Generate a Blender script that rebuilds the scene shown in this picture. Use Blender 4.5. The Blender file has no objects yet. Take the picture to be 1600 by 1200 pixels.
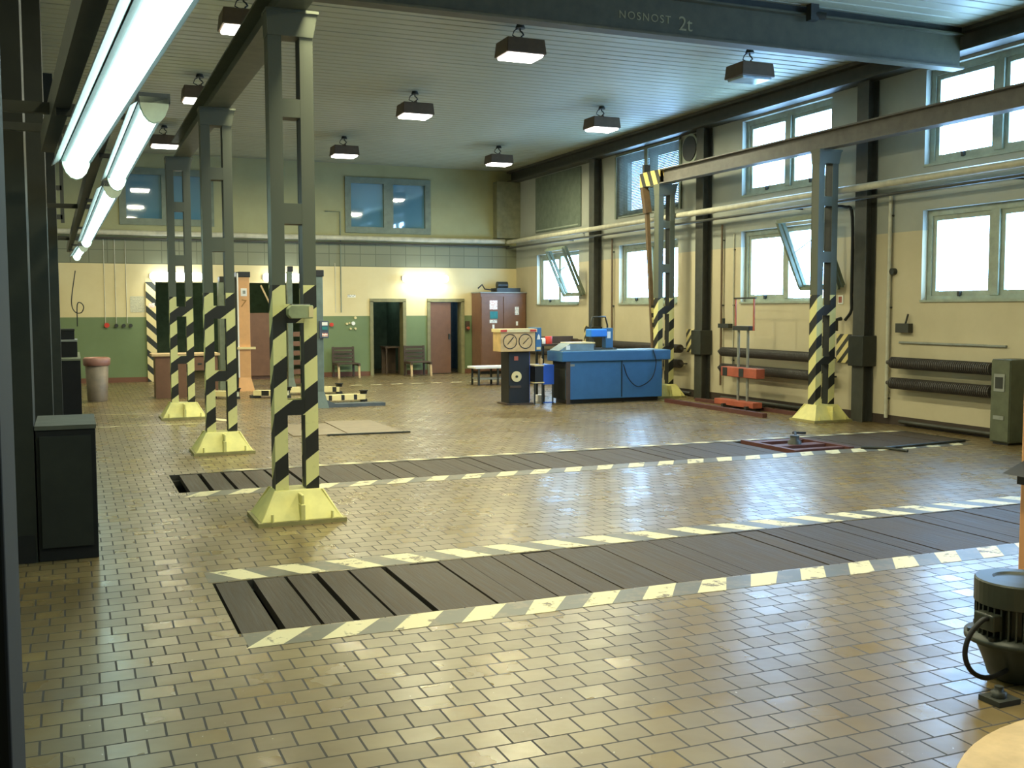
import bpy, bmesh, math, random
from mathutils import Vector, Matrix
random.seed(7)
C = bpy.context.scene.collection
PI = math.pi

# ------------------------------------------------------------------ helpers
def lin(c):
    c = c / 255.0
    return c / 12.92 if c <= 0.04045 else ((c + 0.055) / 1.055) ** 2.4
def S(r, g, b): return (lin(r), lin(g), lin(b), 1.0)

class NT:
    def __init__(s, name):
        s.m = bpy.data.materials.new(name); s.m.use_nodes = True
        s.t = s.m.node_tree; s.n = s.t.nodes; s.l = s.t.links
        s.bsdf = s.n['Principled BSDF']
        s.out = s.n['Material Output']
        s.tc = s.n.new('ShaderNodeTexCoord')
    def node(s, typ, **kw):
        n = s.n.new(typ)
        for k, v in kw.items(): setattr(n, k, v)
        return n
    def link(s, a, b): s.l.new(a, b)
    def math(s, op, a, b=None, c=None):
        n = s.n.new('ShaderNodeMath'); n.operation = op
        for i, v in enumerate((a, b, c)):
            if v is None: continue
            if isinstance(v, (int, float)): n.inputs[i].default_value = v
            else: s.l.new(v, n.inputs[i])
        return n.outputs[0]
    def mix(s, fac, a, b, blend='MIX'):
        n = s.n.new('ShaderNodeMix'); n.data_type = 'RGBA'; n.blend_type = blend
        ins = {'f': n.inputs[0], 'a': n.inputs[6], 'b': n.inputs[7]}
        for k, v in (('f', fac), ('a', a), ('b', b)):
            if isinstance(v, (int, float)): ins[k].default_value = v
            elif isinstance(v, tuple): ins[k].default_value = v
            else: s.l.new(v, ins[k])
        return n.outputs[2]
    def noise(s, scale, detail=4, rough=0.6, vec=None):
        n = s.n.new('ShaderNodeTexNoise'); n.inputs['Scale'].default_value = scale
        n.inputs['Detail'].default_value = detail; n.inputs['Roughness'].default_value = rough
        s.l.new(vec if vec is not None else s.tc.outputs['Object'], n.inputs['Vector'])
        return n.outputs['Fac']
    def ramp(s, fac, lo, hi):
        n = s.n.new('ShaderNodeMapRange'); n.inputs[1].default_value = lo; n.inputs[2].default_value = hi
        s.l.new(fac, n.inputs[0]); return n.outputs[0]
    def xyz(s):
        n = s.n.new('ShaderNodeSeparateXYZ'); s.l.new(s.tc.outputs['Object'], n.inputs[0]); return n.outputs
    def bump(s, h, strength=0.3, dist=0.01):
        n = s.n.new('ShaderNodeBump'); n.inputs['Strength'].default_value = strength
        n.inputs['Distance'].default_value = dist; s.l.new(h, n.inputs['Height'])
        s.l.new(n.outputs[0], s.bsdf.inputs['Normal'])
    def base(s, col, rough=0.6, metal=0.0):
        b = s.bsdf
        if isinstance(col, tuple): b.inputs['Base Color'].default_value = col
        else: s.l.new(col, b.inputs['Base Color'])
        if isinstance(rough, (int, float)): b.inputs['Roughness'].default_value = rough
        else: s.l.new(rough, b.inputs['Roughness'])
        b.inputs['Metallic'].default_value = metal
        return s.m

_M = {}
def paint(name, col, rough=0.55, metal=0.0, var=0.18, scale=6.0, bump=0.0):
    if name in _M: return _M[name]
    k = NT(name)
    f = k.noise(scale)
    dark = tuple(c * (1 - var) for c in col[:3]) + (1,)
    lite = tuple(min(1, c * (1 + var)) for c in col[:3]) + (1,)
    c = k.mix(k.ramp(f, 0.3, 0.7), dark, lite)
    if bump: k.bump(k.noise(scale * 8), bump, 0.004)
    _M[name] = k.base(c, rough, metal)
    return _M[name]
def emit(name, col, strength):
    if name in _M: return _M[name]
    k = NT(name)
    e = k.node('ShaderNodeEmission'); e.inputs[0].default_value = col; e.inputs[1].default_value = strength
    k.link(e.outputs[0], k.out.inputs[0]); _M[name] = k.m
    return k.m

class MB:
    """collects shapes; build() links them as one mesh object"""
    def __init__(s): s.v = []; s.f = []; s.mi = []; s.sm = []
    def add(s, vs, fs, m=0, smooth=False):
        o = len(s.v); s.v += [tuple(p) for p in vs]
        for f in fs: s.f.append([i + o for i in f]); s.mi.append(m); s.sm.append(smooth)
        return s
    def box(s, x0, x1, y0, y1, z0, z1, m=0):
        vs = [(x0,y0,z0),(x1,y0,z0),(x1,y1,z0),(x0,y1,z0),(x0,y0,z1),(x1,y0,z1),(x1,y1,z1),(x0,y1,z1)]
        return s.add(vs, [(0,3,2,1),(4,5,6,7),(0,1,5,4),(1,2,6,5),(2,3,7,6),(3,0,4,7)], m)
    def hexa(s, bot, top, m=0):
        """bot, top: four points each, counter-clockwise seen from above"""
        return s.add(list(bot) + list(top), [(0,3,2,1),(4,5,6,7),(0,1,5,4),(1,2,6,5),(2,3,7,6),(3,0,4,7)], m)
    def frustum(s, bx, by, z0, tx, ty, z1, cx=0, cy=0, m=0):
        q = lambda a, b, z: [(cx-a,cy-b,z),(cx+a,cy-b,z),(cx+a,cy+b,z),(cx-a,cy+b,z)]
        return s.hexa(q(bx,by,z0), q(tx,ty,z1), m)
    def tube(s, pts, r, n=8, m=0, r2=None):
        pts = [Vector(p) for p in pts]; N = len(pts); vs = []; fs = []
        up = None
        for i, p in enumerate(pts):
            d = (pts[min(i+1,N-1)] - pts[max(i-1,0)]).normalized()
            if up is None:
                up = Vector((0,0,1)) if abs(d.z) < 0.9 else Vector((1,0,0))
            a = d.cross(up).normalized(); b = a.cross(d).normalized(); up = b
            rr = r if r2 is None else r + (r2 - r) * i / (N - 1)
            for k in range(n):
                t = 2*PI*k/n; vs.append(p + a*(rr*math.cos(t)) + b*(rr*math.sin(t)))
        for i in range(N-1):
            for k in range(n):
                fs.append((i*n+k, i*n+(k+1)%n, (i+1)*n+(k+1)%n, (i+1)*n+k))
        s.add(vs, fs, m, True)
        s.add(vs[:n], [tuple(range(n))[::-1]], m); s.add(vs[-n:], [tuple(range(n))], m)
        return s
    def bar(s, p0, p1, w, h, m=0, up=(0,0,1)):
        """rectangular bar from p0 to p1, w across, h along 'up'"""
        p0 = Vector(p0); p1 = Vector(p1); d = (p1-p0).normalized(); u = Vector(up)
        if abs(d.dot(u)) > 0.95: u = Vector((0,1,0))
        a = d.cross(u).normalized(); b = a.cross(d).normalized()
        q = lambda p: [p - a*w/2 - b*h/2, p + a*w/2 - b*h/2, p + a*w/2 + b*h/2, p - a*w/2 + b*h/2]
        return s.add(q(p0) + q(p1), [(0,1,2,3),(7,6,5,4),(0,4,5,1),(1,5,6,2),(2,6,7,3),(3,7,4,0)], m)
    def lathe(s, prof, c=(0,0,0), n=24, axis='z', m=0, smooth=True):
        """prof: (radius, along) list"""
        vs = []; fs = []
        for r, t in prof:
            for k in range(n):
                a = 2*PI*k/n; u, w = r*math.cos(a), r*math.sin(a)
                p = (u, w, t) if axis == 'z' else ((u, t, w) if axis == 'y' else (t, u, w))
                vs.append((c[0]+p[0], c[1]+p[1], c[2]+p[2]))
        N = len(prof)
        for i in range(N-1):
            for k in range(n): fs.append((i*n+k, i*n+(k+1)%n, (i+1)*n+(k+1)%n, (i+1)*n+k))
        s.add(vs, fs, m, smooth)
        s.add(vs[:n], [tuple(range(n))[::-1]], m); s.add(vs[-n:], [tuple(range(n))], m)
        return s
    def prism(s, poly, a0, a1, axis='y', m=0):
        """poly in the other two axes (in xyz order), pushed from a0 to a1"""
        def P(u, w, t): return {'x': (t,u,w), 'y': (u,t,w), 'z': (u,w,t)}[axis]
        n = len(poly); vs = [P(u,w,a0) for u,w in poly] + [P(u,w,a1) for u,w in poly]
        fs = [tuple(range(n))[::-1], tuple(range(n, 2*n))] + [(i, (i+1)%n, n+(i+1)%n, n+i) for i in range(n)]
        return s.add(vs, fs, m)
    def build(s, name, mats, parent=None, world=False, bevel=0.0):
        if not isinstance(mats, (list, tuple)): mats = [mats]
        off = Vector((0,0,0))
        if world and parent is not None:
            p = parent
            while p is not None: off += Vector(p.location); p = p.parent
        me = bpy.data.meshes.new(name)
        me.from_pydata([tuple(Vector(v) - off) for v in s.v], [], s.f)
        for m in mats: me.materials.append(m)
        for p, mi, sm in zip(me.polygons, s.mi, s.sm): p.material_index = mi; p.use_smooth = sm
        bm = bmesh.new(); bm.from_mesh(me); bmesh.ops.recalc_face_normals(bm, faces=bm.faces[:]); bm.to_mesh(me); bm.free()
        o = bpy.data.objects.new(name, me); C.objects.link(o)
        if parent is not None: o.parent = parent
        if bevel:
            b = o.modifiers.new('bevel', 'BEVEL'); b.width = bevel; b.segments = 2; b.limit_method = 'ANGLE'
        return o

def smooth_path(pts, k=5):
    P = [Vector(p) for p in pts]; P = [2*P[0]-P[1]] + P + [2*P[-1]-P[-2]]; out = []
    for i in range(1, len(P)-2):
        a, b, c, d = P[i-1], P[i], P[i+1], P[i+2]
        for j in range(k):
            t = j/k
            out.append(0.5*((2*b) + (c-a)*t + (2*a-5*b+4*c-d)*t*t + (3*b-a-3*c+d)*t**3))
    return out + [P[-2]]

def thing(name, label, cat, loc=(0,0,0), rotz=0.0, group=None):
    o = bpy.data.objects.new(name, None); C.objects.link(o); o.empty_display_size = 0.1
    o.location = loc; o.rotation_euler = (0,0,rotz); o['label'] = label; o['category'] = cat
    if group: o['group'] = group
    return o
def tag(o, label, cat, group=None):
    o['label'] = label; o['category'] = cat
    if group: o['group'] = group
    return o
def struct(o, label=None, cat=None):
    o['kind'] = 'structure'
    o['label'] = label or o.name.replace('_', ' '); o['category'] = cat or o.name.split('_')[0]
    return o
def dup(o, loc=None, label=None, parent=None):
    c = o.copy(); C.objects.link(c)
    if parent is not None: c.parent = parent
    if loc is not None: c.location = loc
    if label: c['label'] = label
    for ch in list(o.children): dup(ch, parent=c)
    return c
def lettering(text, size, mat, parent, matrix, name='lettering', depth=0.002, space=1.0):
    cu = bpy.data.curves.new('tmp', 'FONT'); cu.body = text; cu.size = size; cu.extrude = depth; cu.space_character = space
    cu.align_x = 'CENTER'; cu.align_y = 'CENTER'
    t = bpy.data.objects.new('tmp', cu); C.objects.link(t)
    dg = bpy.context.evaluated_depsgraph_get()
    me = bpy.data.meshes.new_from_object(t.evaluated_get(dg))
    bpy.data.objects.remove(t)
    me.materials.clear(); me.materials.append(mat); me.name = name
    o = bpy.data.objects.new(name, me); C.objects.link(o); o.parent = parent
    off = Vector((0,0,0)); p = parent
    while p is not None: off += Vector(p.location); p = p.parent
    me.transform(Matrix.Translation(-off) @ matrix)
    return o

# ------------------------------------------------------------------ materials
WX, BY, CZ, LX, FY = 11.65, 27.7, 5.62, -0.9, -4.0     # right wall, back wall, ceiling, left wall, front wall

def mat_floor():
    k = NT('clay_pavers')
    br = k.node('ShaderNodeTexBrick')
    br.inputs['Scale'].default_value = 1.0
    br.inputs['Brick Width'].default_value = 0.165; br.inputs['Row Height'].default_value = 0.158
    br.inputs['Mortar Size'].default_value = 0.0055; br.inputs['Mortar Smooth'].default_value = 0.15
    br.inputs['Color1'].default_value = S(142,122,80); br.inputs['Color2'].default_value = S(119,102,66)
    br.inputs['Mortar'].default_value = S(44,36,27)
    wob = k.node('ShaderNodeTexNoise'); wob.inputs['Scale'].default_value = 1.3
    k.link(k.tc.outputs['Object'], wob.inputs['Vector'])
    vm = k.node('ShaderNodeVectorMath', operation='MULTIPLY_ADD')
    k.link(wob.outputs['Color'], vm.inputs[0]); vm.inputs[1].default_value = (0.02, 0.02, 0); k.link(k.tc.outputs['Object'], vm.inputs[2])
    k.link(vm.outputs[0], br.inputs['Vector'])
    stains = k.ramp(k.noise(0.8, 6, 0.65), 0.35, 0.7)
    c = k.mix(stains, k.mix(1.0, br.outputs['Color'], S(214,206,196), 'MULTIPLY'), br.outputs['Color'])
    spots = k.ramp(k.noise(38.0, 2, 0.5), 0.745, 0.77)
    c = k.mix(spots, c, S(186,172,150))
    rb = k.node('ShaderNodeTexBrick')                      # a random value per paver, for gloss and tone
    for nm in ('Scale', 'Brick Width', 'Row Height', 'Mortar Size'): rb.inputs[nm].default_value = br.inputs[nm].default_value
    rb.inputs['Color1'].default_value = (0,0,0,1); rb.inputs['Color2'].default_value = (1,1,1,1); rb.inputs['Mortar'].default_value = (.5,.5,.5,1)
    k.link(vm.outputs[0], rb.inputs['Vector'])
    blots = k.ramp(k.noise(4.0, 3, 0.5), 0.45, 0.8)
    c = k.mix(k.math('MULTIPLY', blots, 0.3), c, S(84,74,58))
    rough = k.math('ADD', k.math('MULTIPLY', rb.outputs['Color'], 0.10), k.math('MULTIPLY', k.noise(2.0, 3), 0.14))
    rough = k.math('ADD', k.math('ADD', rough, 0.19), k.math('MULTIPLY', br.outputs['Fac'], 0.35))
    tilt = k.node('ShaderNodeTexNoise'); tilt.inputs['Scale'].default_value = 5.0; tilt.inputs['Detail'].default_value = 2
    k.link(k.tc.outputs['Object'], tilt.inputs['Vector'])
    h = k.math('ADD', k.math('MULTIPLY', br.outputs['Fac'], -0.7), k.math('MULTIPLY', tilt.outputs['Fac'], 0.9))
    k.bump(h, 0.55, 0.006)
    k.bsdf.inputs['Specular IOR Level'].default_value = 0.6
    return k.base(c, rough)
def mat_wall_right():
    k = NT('two_tone_wall_paint'); z = k.xyz()[2]
    up = k.math('GREATER_THAN', z, 2.94)
    n = k.ramp(k.noise(1.2, 6), 0.3, 0.75)
    low = k.mix(n, S(184,172,140), S(198,186,154))
    top = k.mix(n, S(152,154,142), S(166,168,154))
    c = k.mix(up, low, top)
    dk = k.math('LESS_THAN', z, 0.14)
    c = k.mix(dk, c, S(62,50,40))
    k.bump(k.noise(60, 3), 0.15, 0.004)
    return k.base(c, 0.65)
def mat_wall_back():
    k = NT('banded_wall_paint'); o = k.xyz(); z = o[2]
    n = k.ramp(k.noise(1.4, 6), 0.3, 0.75)
    c = k.mix(n, S(104,120,78), S(114,130,88))                                           # green dado
    c = k.mix(k.math('GREATER_THAN', z, 1.605), c, k.mix(n, S(208,190,140), S(218,202,154)))   # cream
    pan = k.node('ShaderNodeTexBrick'); pan.offset = 0.0
    cv = k.node('ShaderNodeCombineXYZ'); k.link(o[0], cv.inputs[0]); k.link(z, cv.inputs[1])
    k.link(cv.outputs[0], pan.inputs['Vector']); pan.inputs['Scale'].default_value = 1.0
    pan.inputs['Brick Width'].default_value = 0.42; pan.inputs['Row Height'].default_value = 0.325; pan.inputs['Mortar Size'].default_value = 0.012
    pan.inputs['Color1'].default_value = S(118,120,96); pan.inputs['Color2'].default_value = S(124,126,100); pan.inputs['Mortar'].default_value = S(98,100,78)
    c = k.mix(k.math('GREATER_THAN', z, 2.915), c, pan.outputs['Color'])                 # grey panels
    c = k.mix(k.math('GREATER_THAN', z, 3.56), c, k.mix(n, S(152,150,106), S(164,162,118)))
    c = k.mix(k.math('LESS_THAN', z, 0.12), c, S(112,72,50))                             # red-brown skirting
    return k.base(c, 0.6)
def stripe_mat(name, fn, yellow, black, upper=None, zlim=2.0):
    k = NT(name); x, y, z = k.xyz()
    u = fn(k, x, y, z)
    f = k.math('LESS_THAN', k.math('FRACT', u), 0.53)
    wear = k.ramp(k.noise(14, 5), 0.62, 0.72)
    yl = k.mix(k.math('MULTIPLY', wear, 0.35), yellow, tuple(c*0.6 for c in yellow[:3]) + (1,))
    c = k.mix(f, black, yl)
    if upper: c = k.mix(k.math('GREATER_THAN', z, zlim), c, upper)
    return k.base(c, 0.5)
YEL, BLK, GRN = S(224,216,146), S(34,34,28), S(88,92,76)
M_floor = mat_floor(); M_wr = mat_wall_right(); M_wb = mat_wall_back()
M_post = stripe_mat('hazard_striped_post_paint', lambda k,x,y,z: k.math('SUBTRACT', k.math('DIVIDE', k.math('ADD', k.math('SUBTRACT', z, k.math('MULTIPLY', x, 0.75)), y), 0.408), 0.36), YEL, BLK, GRN, 2.0)
M_hz_wall = stripe_mat('hazard_striped_board_paint', lambda k,x,y,z: k.math('DIVIDE', k.math('ADD', z, k.math('MULTIPLY', x, 0.95)), 0.36), S(226,206,148), S(40,44,40))
M_hz_plate = stripe_mat('hazard_striped_plate_paint', lambda k,x,y,z: k.math('DIVIDE', k.math('ADD', z, y), 0.2), S(214,196,130), S(52,50,40))
M_hz_beam = stripe_mat('hazard_striped_beam_paint', lambda k,x,y,z: k.math('DIVIDE', k.math('SUBTRACT', y, k.math('MULTIPLY', z, 0.5)), 0.30), S(226,196,110), S(40,40,36))
M_hz_arm = stripe_mat('hazard_striped_arm_paint', lambda k,x,y,z: k.math('MULTIPLY', k.math('FRACT', k.math('ADD', k.math('DIVIDE', k.math('ADD', x, y), 0.26), 0.12)), 0.72), S(236,220,160), S(40,40,34))
M_hz_arm.node_tree.nodes
M_yel = paint('yellow_paint', S(218,208,130), 0.5, var=0.1)
M_grnsteel = paint('grey_green_steel', GRN, 0.5, 0.1)
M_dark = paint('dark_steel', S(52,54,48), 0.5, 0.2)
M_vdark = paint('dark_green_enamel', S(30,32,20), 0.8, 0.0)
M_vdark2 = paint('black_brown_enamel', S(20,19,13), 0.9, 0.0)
M_bluegrey = paint('blue_grey_steel', S(84,92,96), 0.45, 0.15)
M_girder = paint('olive_girder_paint', S(78,76,54), 0.55)
M_edge = paint('dark_beam_paint', S(66,66,58), 0.55)
M_ceil = paint('ceiling_sheet', S(150,150,124), 0.5, var=0.05, scale=0.8)
M_plain = paint('plain_plaster', S(150,146,120), 0.7)
M_pipe = paint('cream_pipe_paint', S(186,182,160), 0.45)
M_pipedark = paint('dark_pipe', S(58,58,50), 0.5)
M_pipebrown = paint('brown_pipe', S(104,84,60), 0.5)
M_fin = paint('dark_brown_finned_tube', S(62,56,50), 0.55)
M_frame = paint('window_frame_paint', S(150,158,140), 0.5)
M_framed = paint('grey_window_frame', S(112,122,104), 0.5)
M_brown = paint('brown_lacquer', S(114,80,58), 0.45, var=0.1)
M_darkbrown = paint('dark_brown_wood', S(72,56,40), 0.6)
M_orange = paint('orange_tan_enamel', S(214,160,104), 0.45, var=0.06)
M_black = paint('black_enamel', S(24,24,22), 0.45)
M_rubber = paint('black_rubber', S(16,16,16), 0.6)
M_blue = paint('workbench_blue_enamel', S(56,104,146), 0.42, var=0.08)
M_blue2 = paint('bright_blue_enamel', S(36,84,188), 0.4, var=0.08)
M_blue3 = paint('light_blue_enamel', S(52,130,226), 0.4, var=0.05)
M_cream = paint('cream_plastic', S(226,206,150), 0.4, var=0.05)
M_white = paint('white_paper', S(232,230,222), 0.7, var=0.03)
M_red = paint('red_paint', S(200,60,40), 0.45)
M_redorange = paint('worn_orange_red_paint', S(166,86,62), 0.5)
M_redbrown = paint('rusty_red_paint', S(88,50,42), 0.6)
M_grey = paint('grey_paint', S(136,138,128), 0.5)
M_wood = paint('light_wood', S(196,166,120), 0.6)
M_concrete = paint('pit_concrete', S(60,56,48), 0.8)
M_teal = paint('teal_print', S(40,120,120), 0.6)
M_pinkbag = paint('pinkish_bin_liner', S(150,104,88), 0.45)
M_annex = paint('annex_dark_plaster', S(84,104,92), 0.8)
M_tan = paint('tan_machine_enamel', S(206,150,104), 0.45, var=0.06)
M_motor = paint('dark_green_motor_paint', S(50,54,44), 0.45, 0.1)
M_lampbody = paint('lamp_housing_brown', S(84,68,48), 0.5)
M_lampon = emit('lamp_glass_lit', (1.0, 0.93, 0.86, 1), 14.0)
M_tubeon = emit('fluorescent_diffuser_lit', (0.66, 1.0, 0.94, 1), 16.0)
M_tubew = emit('white_fluorescent_diffuser_lit', (0.88, 0.98, 1.0, 1), 12.0)
M_lampoff = paint('lamp_glass_unlit', S(150,170,176), 0.15)
M_lamptrim = paint('pale_lamp_plastic', S(214,228,206), 0.45)

def glass_mat():
    k = NT('clear_window_glass'); k.n.remove(k.bsdf)
    tr = k.node('ShaderNodeBsdfTransparent'); gl = k.node('ShaderNodeBsdfGlossy'); gl.inputs['Roughness'].default_value = 0.02
    tr.inputs[0].default_value = (0.96, 0.98, 1, 1)
    mx = k.node('ShaderNodeMixShader'); mx.inputs[0].default_value = 0.06
    k.link(tr.outputs[0], mx.inputs[1]); k.link(gl.outputs[0], mx.inputs[2]); k.link(mx.outputs[0], k.out.inputs[0])
    return k.m
M_glass = glass_mat()
def dark_glass():
    k = NT('reflection_tinted_office_glass')
    k.bsdf.inputs['Specular IOR Level'].default_value = 1.0; k.bsdf.inputs['IOR'].default_value = 1.9
    return k.base(S(92,136,156), 0.03)  # bluish reflection of the hall put into the base colour, besides the gloss
M_dglass = dark_glass()
def plank_mat():
    k = NT('oily_dark_plank')
    mp = k.node('ShaderNodeMapping'); mp.inputs['Scale'].default_value = (40, 2, 40)
    k.link(k.tc.outputs['Object'], mp.inputs[0])
    f = k.ramp(k.noise(1.0, 5, 0.6, mp.outputs[0]), 0.3, 0.7)
    oi = k.node('ShaderNodeObjectInfo')
    c = k.mix(f, S(56,47,37), S(84,71,55))
    c = k.mix(k.math('MULTIPLY', oi.outputs['Random'], 0.5), c, S(60,50,39))
    k.bump(f, 0.4, 0.004)
    k.bsdf.inputs['Specular IOR Level'].default_value = 0.25
    return k.base(c, k.math('ADD', k.math('MULTIPLY', f, 0.2), 0.5))
M_plank = plank_mat()
def worn_white():
    k = NT('worn_white_road_paint')
    w = k.ramp(k.noise(6, 8, 0.72), 0.545, 0.60)
    c = k.mix(w, S(208,195,150), S(108,96,76))
    return k.base(c, 0.5)
M_mark = worn_white()
def worn_grey():
    k = NT('worn_dark_road_paint')
    w = k.ramp(k.noise(5, 7, 0.7), 0.5, 0.66)
    c = k.mix(w, S(92,88,74), S(124,108,84))
    return k.base(c, 0.42)
M_markd = worn_grey()

# ------------------------------------------------------------------ the setting
def wall_mesh(name, mat, axis, pos, thick, u0, u1, z1, holes):
    """wall in plane axis=pos; holes are (u0,u1,z0,z1); thick is signed, away from the room"""
    us = sorted({u0, u1, *[h[0] for h in holes], *[h[1] for h in holes]})
    zs = sorted({0.0, z1, *[h[2] for h in holes], *[h[3] for h in holes]})
    bm = bmesh.new(); vc = {}
    def V(u, z):
        if (u, z) not in vc: vc[(u, z)] = bm.verts.new((pos, u, z) if axis == 'x' else (u, pos, z))
        return vc[(u, z)]
    fs = []
    for i in range(len(us)-1):
        for j in range(len(zs)-1):
            cu, cz = (us[i]+us[i+1])/2, (zs[j]+zs[j+1])/2
            if any(h[0] < cu < h[1] and h[2] < cz < h[3] for h in holes): continue
            fs.append(bm.faces.new((V(us[i],zs[j]), V(us[i+1],zs[j]), V(us[i+1],zs[j+1]), V(us[i],zs[j+1]))))
    r = bmesh.ops.extrude_face_region(bm, geom=fs)
    d = Vector((thick,0,0)) if axis == 'x' else Vector((0,thick,0))
    bmesh.ops.translate(bm, vec=d, verts=[g for g in r['geom'] if isinstance(g, bmesh.types.BMVert)])
    bmesh.ops.recalc_face_normals(bm, faces=bm.faces[:])
    me = bpy.data.meshes.new(name); bm.to_mesh(me); bm.free(); me.materials.append(mat)
    o = bpy.data.objects.new(name, me); C.objects.link(o)
    return o
BAYS = [(23.7,26.25), (19.05,21.6), (14.28,16.8), (9.68,12.2), (5.05,7.6), (0.4,2.95)]
LO, HI = (1.88, 3.23), (3.86, 5.26)
struct(wall_mesh('wall_right', M_wr, 'x', WX, 0.32, FY, BY+0.3, CZ, [(a,b,*LO) for a,b in BAYS] + [(a,b,*HI) for a,b in BAYS]), 'cream and grey wall with two rows of windows on the right', 'wall')
DOORS = [(7.45, 8.32, 0.0, 2.0), (9.06, 10.0, 0.0, 2.0)]
GATE = (1.92, 6.02, 0.0, 2.47)
OFFW = [(6.80, 9.05, 3.87, 5.22), (1.2, 3.32, 3.93, 5.2)]
struct(wall_mesh('wall_back', M_wb, 'y', BY, 0.3, LX-0.3, WX+0.32, CZ, DOORS + [GATE] + OFFW), 'far wall with green dado, cream band, grey panels and doors', 'wall')
struct(wall_mesh('wall_left', M_plain, 'x', LX, -0.3, FY, BY, CZ, []), 'plain wall along the left side', 'wall')
struct(wall_mesh('wall_front', M_plain, 'y', FY, -0.3, LX-0.3, WX+0.32, CZ, []), 'plain wall behind the viewpoint', 'wall')

# floor with two service pits
PIT1 = (0.80, 9.25, 5.89, 7.07); PIT2 = (0.92, 11.2, 10.73, 11.94)
def floor_mesh():
    xs = sorted({LX-0.3, WX+0.32, PIT1[0], PIT1[1], PIT2[0], PIT2[1]}); ys = sorted({FY-0.3, BY+6.5, PIT1[2], PIT1[3], PIT2[2], PIT2[3]})
    bm = bmesh.new(); vc = {}
    def V(x, y, z=0):
        if (x,y,z) not in vc: vc[(x,y,z)] = bm.verts.new((x,y,z))
        return vc[(x,y,z)]
    for i in range(len(xs)-1):
        for j in range(len(ys)-1):
            cx, cy = (xs[i]+xs[i+1])/2, (ys[j]+ys[j+1])/2
            if any(p[0] < cx < p[1] and p[2] < cy < p[3] for p in (PIT1, PIT2)): continue
            bm.faces.new((V(xs[i],ys[j]), V(xs[i+1],ys[j]), V(xs[i+1],ys[j+1]), V(xs[i],ys[j+1])))
    me = bpy.data.meshes.new('floor'); bm.to_mesh(me)
    bm.free(); me.materials.append(M_floor); me.materials.append(M_concrete)
    o = bpy.data.objects.new('floor', me); C.objects.link(o); return o
struct(floor_mesh(), 'floor of brown clay pavers', 'floor')
for i, (x0,x1,y0,y1) in enumerate((PIT1, PIT2)):
    b = MB()
    b.box(x0-.1,x0,y0-.1,y1+.1,-1.4,-.002); b.box(x1,x1+.1,y0-.1,y1+.1,-1.4,-.002)
    b.box(x0,x1,y0-.1,y0,-1.4,-.002); b.box(x0,x1,y1,y1+.1,-1.4,-.002); b.box(x0,x1,y0,y1,-1.5,-1.4)
    b.box(x0,x1,y0,y0+.06,-.12,-.062); b.box(x0,x1,y1-.06,y1,-.12,-.062)
    struct(b.build('floor_pit_%d' % (i+1), M_concrete), ('near', 'far')[i] + ' concrete service pit lining with plank ledges', 'pit')

# ceiling of ribbed sheets running across the hall
def ceiling():
    b = MB(); prof = []; y = FY-0.3
    k = 0
    while y < BY+0.3:
        d = 0.035 if k % 5 == 0 else 0.012
        prof += [(y, CZ), (y+0.19, CZ), (y+0.20, CZ+d), (y+0.225, CZ+d)]; y += 0.235; k += 1
    vs = [(LX-0.3, p[0], p[1]) for p in prof] + [(WX+0.32, p[0], p[1]) for p in prof]; n = len(prof)
    b.add(vs, [(i, i+1, n+i+1, n+i) for i in range(n-1)])
    b.box(LX-.3, WX+.32, FY-.3, BY+.3, CZ+.06, CZ+.16)
    return b.build('ceiling', M_ceil)
struct(ceiling(), 'ribbed grey sheet ceiling', 'ceiling')

# dark edge beam on top of the right wall
t = MB().box(11.36, WX, FY, BY, 5.31, 5.35).box(11.36, WX, FY, BY, 5.56, 5.615).box(11.5, WX, FY, BY, 5.35, 5.56)
struct(t.build('trim_1', M_edge), 'dark steel beam along the top of the right wall', 'trim')
t = MB().box(LX, -0.55, FY, BY, 5.3, 5.6)
struct(t.build('trim_2', M_edge), 'dark steel beam along the top of the left wall', 'trim')
t = MB().box(10.95, WX, BY-0.3, BY, 3.75, 5.3)
struct(t.build('trim_3', paint('grey_pilaster', S(126,126,100), 0.65)), 'grey boxed corner pilaster above the pipe', 'trim')

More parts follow.
